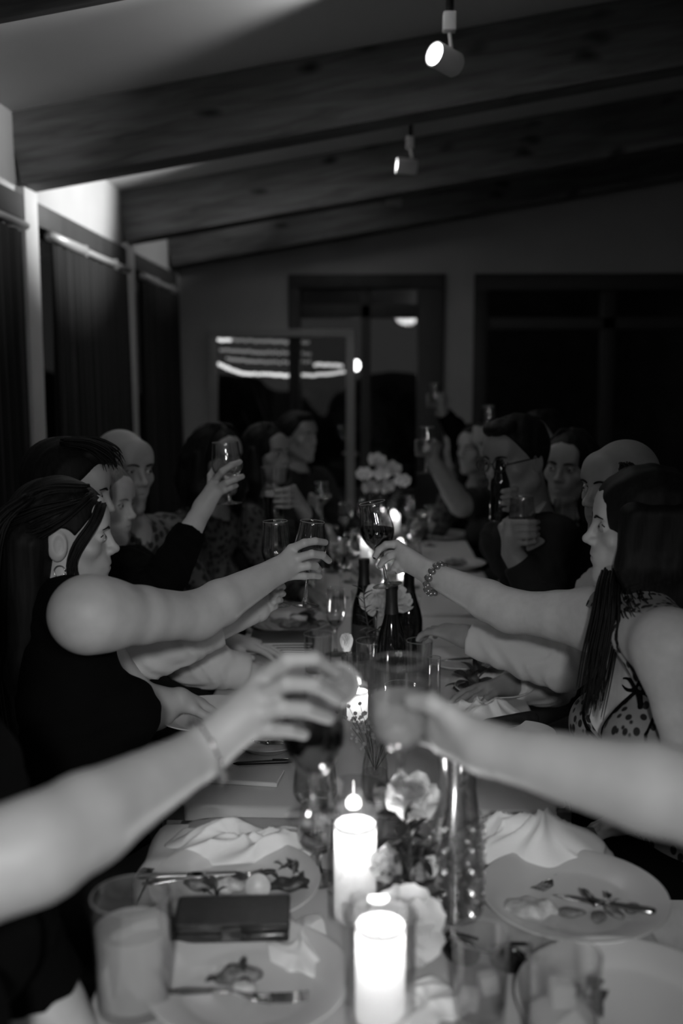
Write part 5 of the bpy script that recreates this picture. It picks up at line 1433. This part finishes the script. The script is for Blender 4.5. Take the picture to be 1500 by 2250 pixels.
# foreground glasses
tumbler('large blurred tumbler of iced pale drink in the lower left corner', B(292, 1.215), .158, .048, .053, .72, m_pale, ice=8)
tumbler('blurred tumbler at the bottom edge right of the nearest candle', B(1056, 1.20), .122, .033, .037, .5, m_water, ice=2)
tumbler('wide blurred tumbler at the bottom edge in front of the nearest right plate', B(1236, 1.12), .145, .040, .045, .45, m_pale, ice=3)
wine_glass('small wine glass on the near table behind the held dark goblet', B(692, 1.70), None, h=.152, br=.040, rr=.036, stem=.058, level=.25, liq=m_water)
wine_glass('short wine glass left of the second pillar candle', B(700, 1.56), None, h=.13, br=.036, rr=.031, stem=.045, level=.3, liq=m_water)
wine_glass('wine glass with dark dregs left of the leafy sprig', B(737, 2.92), None, h=.205, br=.031, rr=.026, fr=.032, stem=.08, level=.18)
tumbler('clear tumbler in front of the wine bottle', B(816, 2.62), .125, .038, .043, .45, m_water)
tumbler('clear stemless glass right of the wine bottle', B(921, 2.6), .132, .030, .036, .3, m_water)
tumbler('tall narrow glass right of the held pale drink', B(953, 2.35), .158, .015, .0165, .3, m_water)
tumbler('clear tumbler on the left of the middle table', B(698, 2.70), .122, .036, .040, .3, m_water)
tumbler('clear tumbler behind the pale goblet', B(880, 2.25), .12, .034, .038, .5, m_water, ice=2)
for k, (x, Y) in enumerate(((748, 3.7), (772, 4.0), (728, 4.2), (905, 3.9), (842, 3.9), (912, 4.5), (758, 5.0), (800, 5.2), (896, 5.3), (826, 4.9), (690, 3.6), (945, 4.9))):
    wine_glass(['far wine glass just left of the table centre', 'far wine glass in front of the blurred flowers', 'far wine glass left of the shining candle row', 'far wine glass right of the tilted red wine',
        'far wine glass hidden behind the tilted red wine', 'far wine glass near the right edge of the last table', 'distant wine glass at the left of the last table', 'distant wine glass in the middle of the last table',
        'distant wine glass beyond the bracelet', 'distant wine glass among the far flowers', 'far wine glass beside the beer glass', 'distant wine glass near the right guests'][k], B(x, Y), None, h=.2, br=.037, rr=.030, level=(.3 if k % 2 else None), liq=(m_wine if k % 4 == 1 else m_water))
for k, (x, Y) in enumerate(((865, 4.1), (785, 4.7), (850, 5.0), (905, 4.95))):
    tumbler(['far water tumbler behind the bracelet hand', 'far water tumbler among the candles', 'farthest water tumbler at the table centre', 'far water tumbler by the right guests'][k], B(x, Y), .11, .03, .035, .5, m_water)

# bottles
bottle('dark wine bottle below the foot of the tilted glass', B(859, 2.52), .30, .038)
bottle('dark wine bottle with black neck left of the tilted glass', B(799, 2.86), .305, .036, label_v=.04)
bottle('dark wine bottle behind the hand of the woman in leopard print', B(897, 2.78), .30, .040)
bottle('far dark wine bottle beyond the tilted glass', B(811, 4.62), .30, .037)
bottle('farthest dark wine bottle by the last candles', B(862, 5.3), .30, .037)

# middle table, left side
o, q = pl('dark plate of leftovers behind the held wine glasses', 638, 1378, .138, mat=m_plate2)
c = Vector((q.x, q.y, TZ + .014))
lump('meat_piece', 'dark slab of meat on the far left plate', 'meat', c + Vector((-.02, 0, .004)), (.07, .035, .014), m_food, 41)
salad('dark leaves on the far left plate', c + Vector((.06, .0, .002)), 42, 10, .06)
q = T(612, 1436)
for k in range(5):
    t = thing('menu_card', ['lowest dark menu card of the stack on the left', 'second dark menu card from the bottom of the stack', 'middle dark menu card of the stack on the left', 'fourth dark menu card from the bottom of the stack', 'topmost dark menu card of the stack on the left'][k], 'menu', (q.x + .004 * (k % 3), q.y + .07 - .003 * k, TZ + .001 + .0085 * k), (0, 0, .04 * (k - 2)))
    link('cover', boxes('cover', [(-.095, .095, -.075, .075, 0, .0018), (-.095, .095, -.075, .075, .0062, .008), (-.095, -.092, -.075, .075, .0018, .0062)], .0006), ml, t)
    link('pages', boxes('pages', [(-.09, .093, -.073, .073, .0019, .0061)]), M('paper', .55, .9), t)
o, q = pl('white plate under the resting hand on the left', 462, 1583, .130)
q = T(540, 1706); phone('pale phone lying on the cloth left of the dark goblet', (q.x, q.y, TZ + .001), 1.45, mat=M('pale_phone_case', .5, .4), back=M('pale_phone_back', .44, .3))
q = T(578, 1676); t = thing('pen', 'dark pen lying beyond the pale phone', 'pen', (q.x, q.y, TZ + .006), (0, 0, -1.42))
link('pen_barrel', tube('pen_barrel', [(0, -.065, 0), (0, -.055, 0), (0, .05, 0), (0, .066, 0)], [.001, .0042, .0048, .004], 10), m_black, t)
link('pen_clip', tube('pen_clip', [(0, .02, .006), (0, .055, .0062), (0, .06, .003)], .0012, 6), m_steel, t)
o, q = pl('white side plate at the left edge beyond the phone', 590, 1640, .085)
fork('fork on the side plate beyond the phone', (q.x + .05, q.y, TZ + .014), (q.x - .09, q.y - .02, TZ + .026))

# middle table, right side
o, q = pl('white plate with dark bread behind the open napkin', 1085, 1522, .105)
salad('dark knotted greens on the plate behind the open napkin', (q.x - .055, q.y + .01, TZ + .014), 51, 14, .06)
lump('bread_roll', 'dark roll on the plate behind the open napkin', 'bread', (q.x - .07, q.y - .005, TZ + .020), (.04, .022, .012), m_green, 52)
o, q = pl('plate rim beside the cuffed hand on the right', 1015, 1460, .115)
knife('dark knife on the plate beside the cuffed hand', (q.x - .06, q.y, TZ + .016), (q.x + .10, q.y + .02, TZ + .026), mat=m_black)
q = T(1120, 1602); t = thing('glasses_case', 'dark glasses case on the table edge near the leopard print dress', 'case', (q.x, q.y, TZ + .001), (0, 0, .5))
link('case_body', np_mesh('case_body', [field_mesh([cone((-.06, 0, .019), (.06, 0, .019), .02, .02, .01)], .004)]), ml, t)
link('case_seam', tube('case_seam', spline([(-.082, 0, .019), (0, -.0206, .019), (.082, 0, .019)], 10), .0012, 6), m_steel, t)
o, q = pl('small white plate under the dark glasses case', 1150, 1626, .072)
o, q = pl('far plate near the bracelet', 1000, 1245, .135)
o, q = pl('far plate on the right before the guests', 975, 1180, .135)
o, q = pl('far dark plate at the right of the last table', 960, 1135, .135, mat=m_plate2)
o, q = pl('far plate at the left of the last table', 700, 1200, .135, mat=m_plate2)
lump('bread_roll', 'dark roll on the far plate near the bracelet', 'bread', (T(1000, 1245).x, T(1000, 1245).y, TZ + .024), (.05, .03, .016), m_food, 55)
# dark folded sunglasses at the lower right
q = T(1065, 2128); t = thing('sunglasses', 'dark folded sunglasses on the cloth at the lower right', 'sunglasses', (q.x, q.y, TZ + .004), (0, 0, -.25))
for s in (-1, 1):
    link('lens', ball('lens', (.027, .006, .021), (s * .033, 0, .02), 14), M('dark_lens', .006, .08), t)
    link('temple', tube('temple', [(s * .062, 0, .03), (s * .058, .05, .018), (s * .02, .066, .004)], .0028, 6), m_black, t)
link('bridge', tube('bridge', [(-.012, 0, .026), (0, -.003, .030), (.012, 0, .026)], .0025, 6), m_black, t)

# ------------------------------------------------------------------ flowers and vases
m_petal = petal_mat('pale_petal', .88); m_petal_w = petal_mat('white_petal', .8, .45)
m_leaf = M('dark_green_leaf', .022, .42); m_stem = M('green_stem', .04, .6)
def petal_mesh(L=.03, w=.03, cup=.5, n=6, edge=-.28):
    vv, ff = [], []
    for i in range(n + 1):
        t = i / n; ww = w * (math.sin(PI * (.12 + .80 * t)) ** .8)
        for s in (-1, -.5, 0, .5, 1):
            vv.append((s * ww * .5, cup * L * (1 - math.cos(t * 1.5)) * .6 + edge * ww * s * s, t * L))
    for i in range(n):
        for s in range(4): ff.append((i * 5 + s, i * 5 + s + 1, i * 5 + s + 6, i * 5 + s + 5))
    return mesh('petal', vv, ff)
def rose(label, c, size=.04, mat=None, base=None, lean=(0, 0, 1), layers=((4, .25, .7), (5, .5, .85), (6, .85, 1.0), (7, 1.25, 1.05)), cat='rose', name='rose', cupped=False):
    t = thing(name, label, cat, c)
    q = Vector(lean).to_track_quat('Z', 'Y')
    pm_ = cached(('petal', size, cupped), lambda: petal_mesh(size, size * (.72 if cupped else .95), .5, 6, .30 if cupped else -.28))
    rr = random.Random(int(c[0] * 9999))
    pivot = q @ Vector((0, 0, -size * .5))
    for li, (n, tilt, sc) in enumerate(layers):
        for k in range(n):
            an = 2 * PI * (k + .5 * li) / n + rr.uniform(-.1, .1)
            o = link('petal', pm_, mat or m_petal, t)
            o.rotation_mode = 'QUATERNION'
            e = Matrix.Rotation(an, 4, 'Z') @ Matrix.Translation((0, size * ((.10 if cupped else .04) + .06 * li), size * .02 * (3 - li))) @ Matrix.Rotation(-(tilt - .25), 4, 'X') @ Matrix.Rotation(PI, 4, 'Z')
            e = q.to_matrix().to_4x4() @ e
            o.location = pivot + e.to_translation(); o.rotation_quaternion = e.to_quaternion(); o.scale = (sc,) * 3
    if base is not None:
        b = Vector(base) - Vector(c)
        link('stem', tube('stem', spline([pivot, pivot * .5 + b * .5 + Vector((0, 0, .02)), b], 8), .0025, 6), m_stem, t)
    return t
def sprig(label, base, tip, n=10, L=.035, wd=.014, seed=0, bend=.02, name='leafy_sprig', fan=1.0):
    base, tip = Vector(base), Vector(tip); rr = random.Random(seed)
    t = thing(name, label, 'foliage', base)
    mid = (tip - base) * .5 + Vector((rr.uniform(-bend, bend), rr.uniform(-bend, bend), bend))
    sp_ = spline([Vector(), mid, tip - base], 14)
    link('stem', tube('stem', sp_, [.0022 - .001 * i / 13 for i in range(14)], 6), m_stem, t)
    me = cached(('leaf', L, wd), lambda: leaf_mesh(L, wd, .15))
    for k in range(n):
        i = 3 + int(k * 10 / n); p = sp_[min(i, 13)]; d = (sp_[min(i + 1, 13)] - sp_[i - 1]).normalized()
        side = d.cross(Vector((rr.uniform(-.4, .4), 1, rr.uniform(-.4, .4)))).normalized() * (1 if k % 2 else -1)
        dd = (d * .7 + side * fan).normalized()
        o = link('leaf', me, m_leaf, t, p); o.rotation_mode = 'QUATERNION'; o.rotation_quaternion = dd.to_track_quat('Y', 'Z'); s = rr.uniform(.75, 1.15); o.scale = (s, s, s)
    return t
def vase(label, base, h=.14, r=.03, neck=.02, lip=.026, water=.4, mat=None, name='glass_vase', cat='vase'):
    t = thing(name, label, cat, base)
    pr = [(0, 0), (r * .8, 0), (r * .95, .004), (r, h * .3), (r * .92, h * .5), (neck, h * .78), (neck, h * .88), (lip, h)]
    link('vase_glass', cached(('vase', h, r, neck, lip), lambda: lathe('vase_glass', pr + [(max(a - .002, 0), max(b, .006)) for a, b in pr[::-1]], 32)), mat or m_glass, t)
    if water: link('water', liquid_mesh([(0, .008)] + [(a - .003, max(b, .008)) for a, b in pr[1:5]], h * water), m_water, t)
    return t
# near arrangement
m_crystal = glass_mat('cut_crystal', .95, .6, .28, .9, .16)
vb = B(893, 1.40); vase('clear glass vase of roses in the near foreground', vb, .15, .036, .028, .034)
tp_ = vb + Vector((0, 0, .08))
rose('largest pale blurred rose above the nearest candle', P(892, 2035, 1.30), .056, base=tp_, lean=(.25, -.8, .6))
rose('white bloom lit by the second candle', P(788, 2003, 1.33), .034, m_petal_w, base=tp_, lean=(-.3, -.5, .7), layers=((3, .4, .8), (5, 1.1, 1.0)), cat='flower', name='white_bloom')
rose('pale rose at the top of the near bouquet', P(905, 1752, 1.46), .042, base=tp_, lean=(.1, -.6, .8))
rose('small pale rosebud above the near candle cylinder', P(848, 1900, 1.40), .026, base=tp_, lean=(-.3, -.6, .6))
rose('small pale rosebud at the right of the near bouquet', P(925, 1900, 1.42), .026, base=tp_, lean=(.4, -.5, .7))
for k, (x, y, Y, x2, y2) in enumerate(((893, 2000, 1.40, 870, 1790), (893, 2000, 1.42, 915, 1830), (893, 2010, 1.38, 845, 1840), (893, 2010, 1.40, 945, 1890), (893, 2040, 1.36, 960, 1985), (893, 2020, 1.38, 850, 1960))):
    sprig(['dark leaf spray at the top left of the near bouquet', 'dark leaf spray at the top right of the near bouquet', 'dark leaf spray beside the second candle', 'dark leaf spray by the crystal carafe',
           'dark leaf spray right of the largest rose', 'dark leaf spray in the middle of the near bouquet'][k], tp_, P(x2, y2, Y), 6, .034, .02, k, name='leaf_spray')
cb = B(1003, 1.46); t = vase('cut crystal carafe right of the near bouquet', cb, .262, .042, .028, .033, 0, m_crystal, 'carafe', 'carafe')
rr = random.Random(4)
fm = cached(('facet',), lambda: boxes('facet', [(Matrix.Rotation(PI / 4, 4, 'X'), .008, .008, .008)], .001, 1))
for row in range(9):
    for k in range(12):
        an = 2 * PI * (k + .5 * (row % 2)) / 12; z = .02 + row * .017; rad = .041
        o = link('facet', fm, m_crystal, t, (rad * math.cos(an), rad * math.sin(an), z), (0, 0, an))
sprig('dark bent stem standing in the crystal carafe', cb + Vector((0, 0, .18)), P(1015, 1702, 1.45), 3, .03, .016, 9, name='leaf_spray')
# middle arrangements
vb2 = B(824, 1.88); vase('bud vase of tiny white blossoms between the two held goblets', vb2, .15, .027, .017, .021)
t = thing('baby_breath', 'cloud of tiny white blossoms in the bud vase', 'flowers', vb2 + Vector((0, 0, .06)))
rr = random.Random(8); items = []; bm = bmesh.new()
for k in range(120):
    c_ = P(rr.gauss(815, 28), rr.gauss(1598, 26), 1.88 + rr.gauss(0, .03)) - (vb2 + Vector((0, 0, .06)))
    bmesh.ops.create_icosphere(bm, subdivisions=1, radius=rr.uniform(.0028, .005), matrix=Matrix.Translation(c_))
    if k % 6 == 0: items.append(([Vector((0, 0, 0)), c_ * .6 + Vector((0, 0, .01)), c_], .0004))
me = bpy.data.meshes.new('blossoms'); bm.to_mesh(me); bm.free()
o = link('blossoms', me, petal_mat('small_blossom', .45), t); o['kind'] = 'stuff'
o = link('fine_stems', tubes('fine_stems', items, 4), m_stem, t); o['kind'] = 'stuff'
vb3 = B(765, 2.46); vase('slim bud vase under the single pale rose', vb3, .12, .024, .014, .018)
rose('single upright pale rose left of the clear tumbler', P(761, 1412, 2.46), .042, base=vb3 + Vector((0, 0, .06)), layers=((3, .10, .9), (4, .15, 1.0), (5, .2, 1.05), (5, .3, 1.0)), cupped=True)
vb4 = B(822, 2.66); vase('small vase of white flowers behind the wine bottle', vb4, .14, .03, .02, .026)
rose('white flower right of the bottle neck', P(878, 1312, 2.66), .045, m_petal_w, base=vb4 + Vector((0, 0, .08)), lean=(.7, -.2, .6))
rose('large pale rose left of the bottle neck', P(828, 1318, 2.72), .05, m_petal, base=vb4 + Vector((0, 0, .08)), lean=(-.1, -.6, .8))
sprig('leafy olive sprig in front of the bottle', vb4 + Vector((0, 0, .08)), P(797, 1288, 2.55), 14, .034, .012, 21, .01)
sprig('second leafy olive sprig reaching down beside the bottle', vb4 + Vector((0, -.02, .10)), P(812, 1378, 2.50), 8, .034, .012, 22, .02)
vb5 = B(836, 4.72); vase('tall vase of pale flowers on the last table', vb5, .2, .04, .03, .036)
for k, (x, y, s) in enumerate(((800, 1040, .04), (828, 1010, .045), (862, 1028, .045), (884, 1055, .04), (815, 1070, .045), (850, 1068, .04), (838, 1040, .04))):
    rose(['blurred far rose at the left of the distant bouquet', 'blurred far rose at the top of the distant bouquet', 'blurred far rose top right of the distant bouquet', 'blurred far rose at the right of the distant bouquet',
        'blurred far rose low on the left of the distant bouquet', 'blurred far rose low in the middle of the distant bouquet', 'blurred far rose in the middle of the distant bouquet'][k], P(x, y, 4.68 + .03 * (k % 3)), s, base=vb5 + Vector((0, 0, .12)), lean=(.3 * math.sin(k), -.5, .8))
for k in range(5):
    sprig(['blurred leaves at the left of the distant bouquet', 'blurred leaves above the distant bouquet', 'blurred leaves at the right of the distant bouquet', 'blurred tall leaves of the distant bouquet', 'blurred low leaves of the distant bouquet'][k], vb5 + Vector((0, 0, .13)), P((785, 822, 888, 850, 868)[k], (1020, 985, 1040, 1000, 1080)[k], 4.75), 9, .05, .022, 40 + k)
# dark bladed plant in front of the pale window
pb = Vector((XY(640, 6.6), 6.6, 0)); t = thing('potted_plant', 'dark long bladed plant before the pale window', 'plant', pb)
link('pot', lathe('pot', [(0, 0), (.12, 0), (.16, .3), (.165, .32), (.14, .32), (.13, .26), (0, .26)], 24), m_dark, t)
for x, y in ((552, 836), (575, 862), (592, 880), (640, 770), (665, 870), (700, 890), (530, 900)):
    tip = P(x, y, 6.5) - pb
    link('blade', tube('blade', spline([Vector((0, 0, .26)), Vector((tip.x * .25, tip.y * .3, tip.z * .6)), tip], 12), [.02, .022, .025, .028, .03, .03, .028, .026, .022, .016, .01, .003], 6, flat=.12), m_leaf, t)
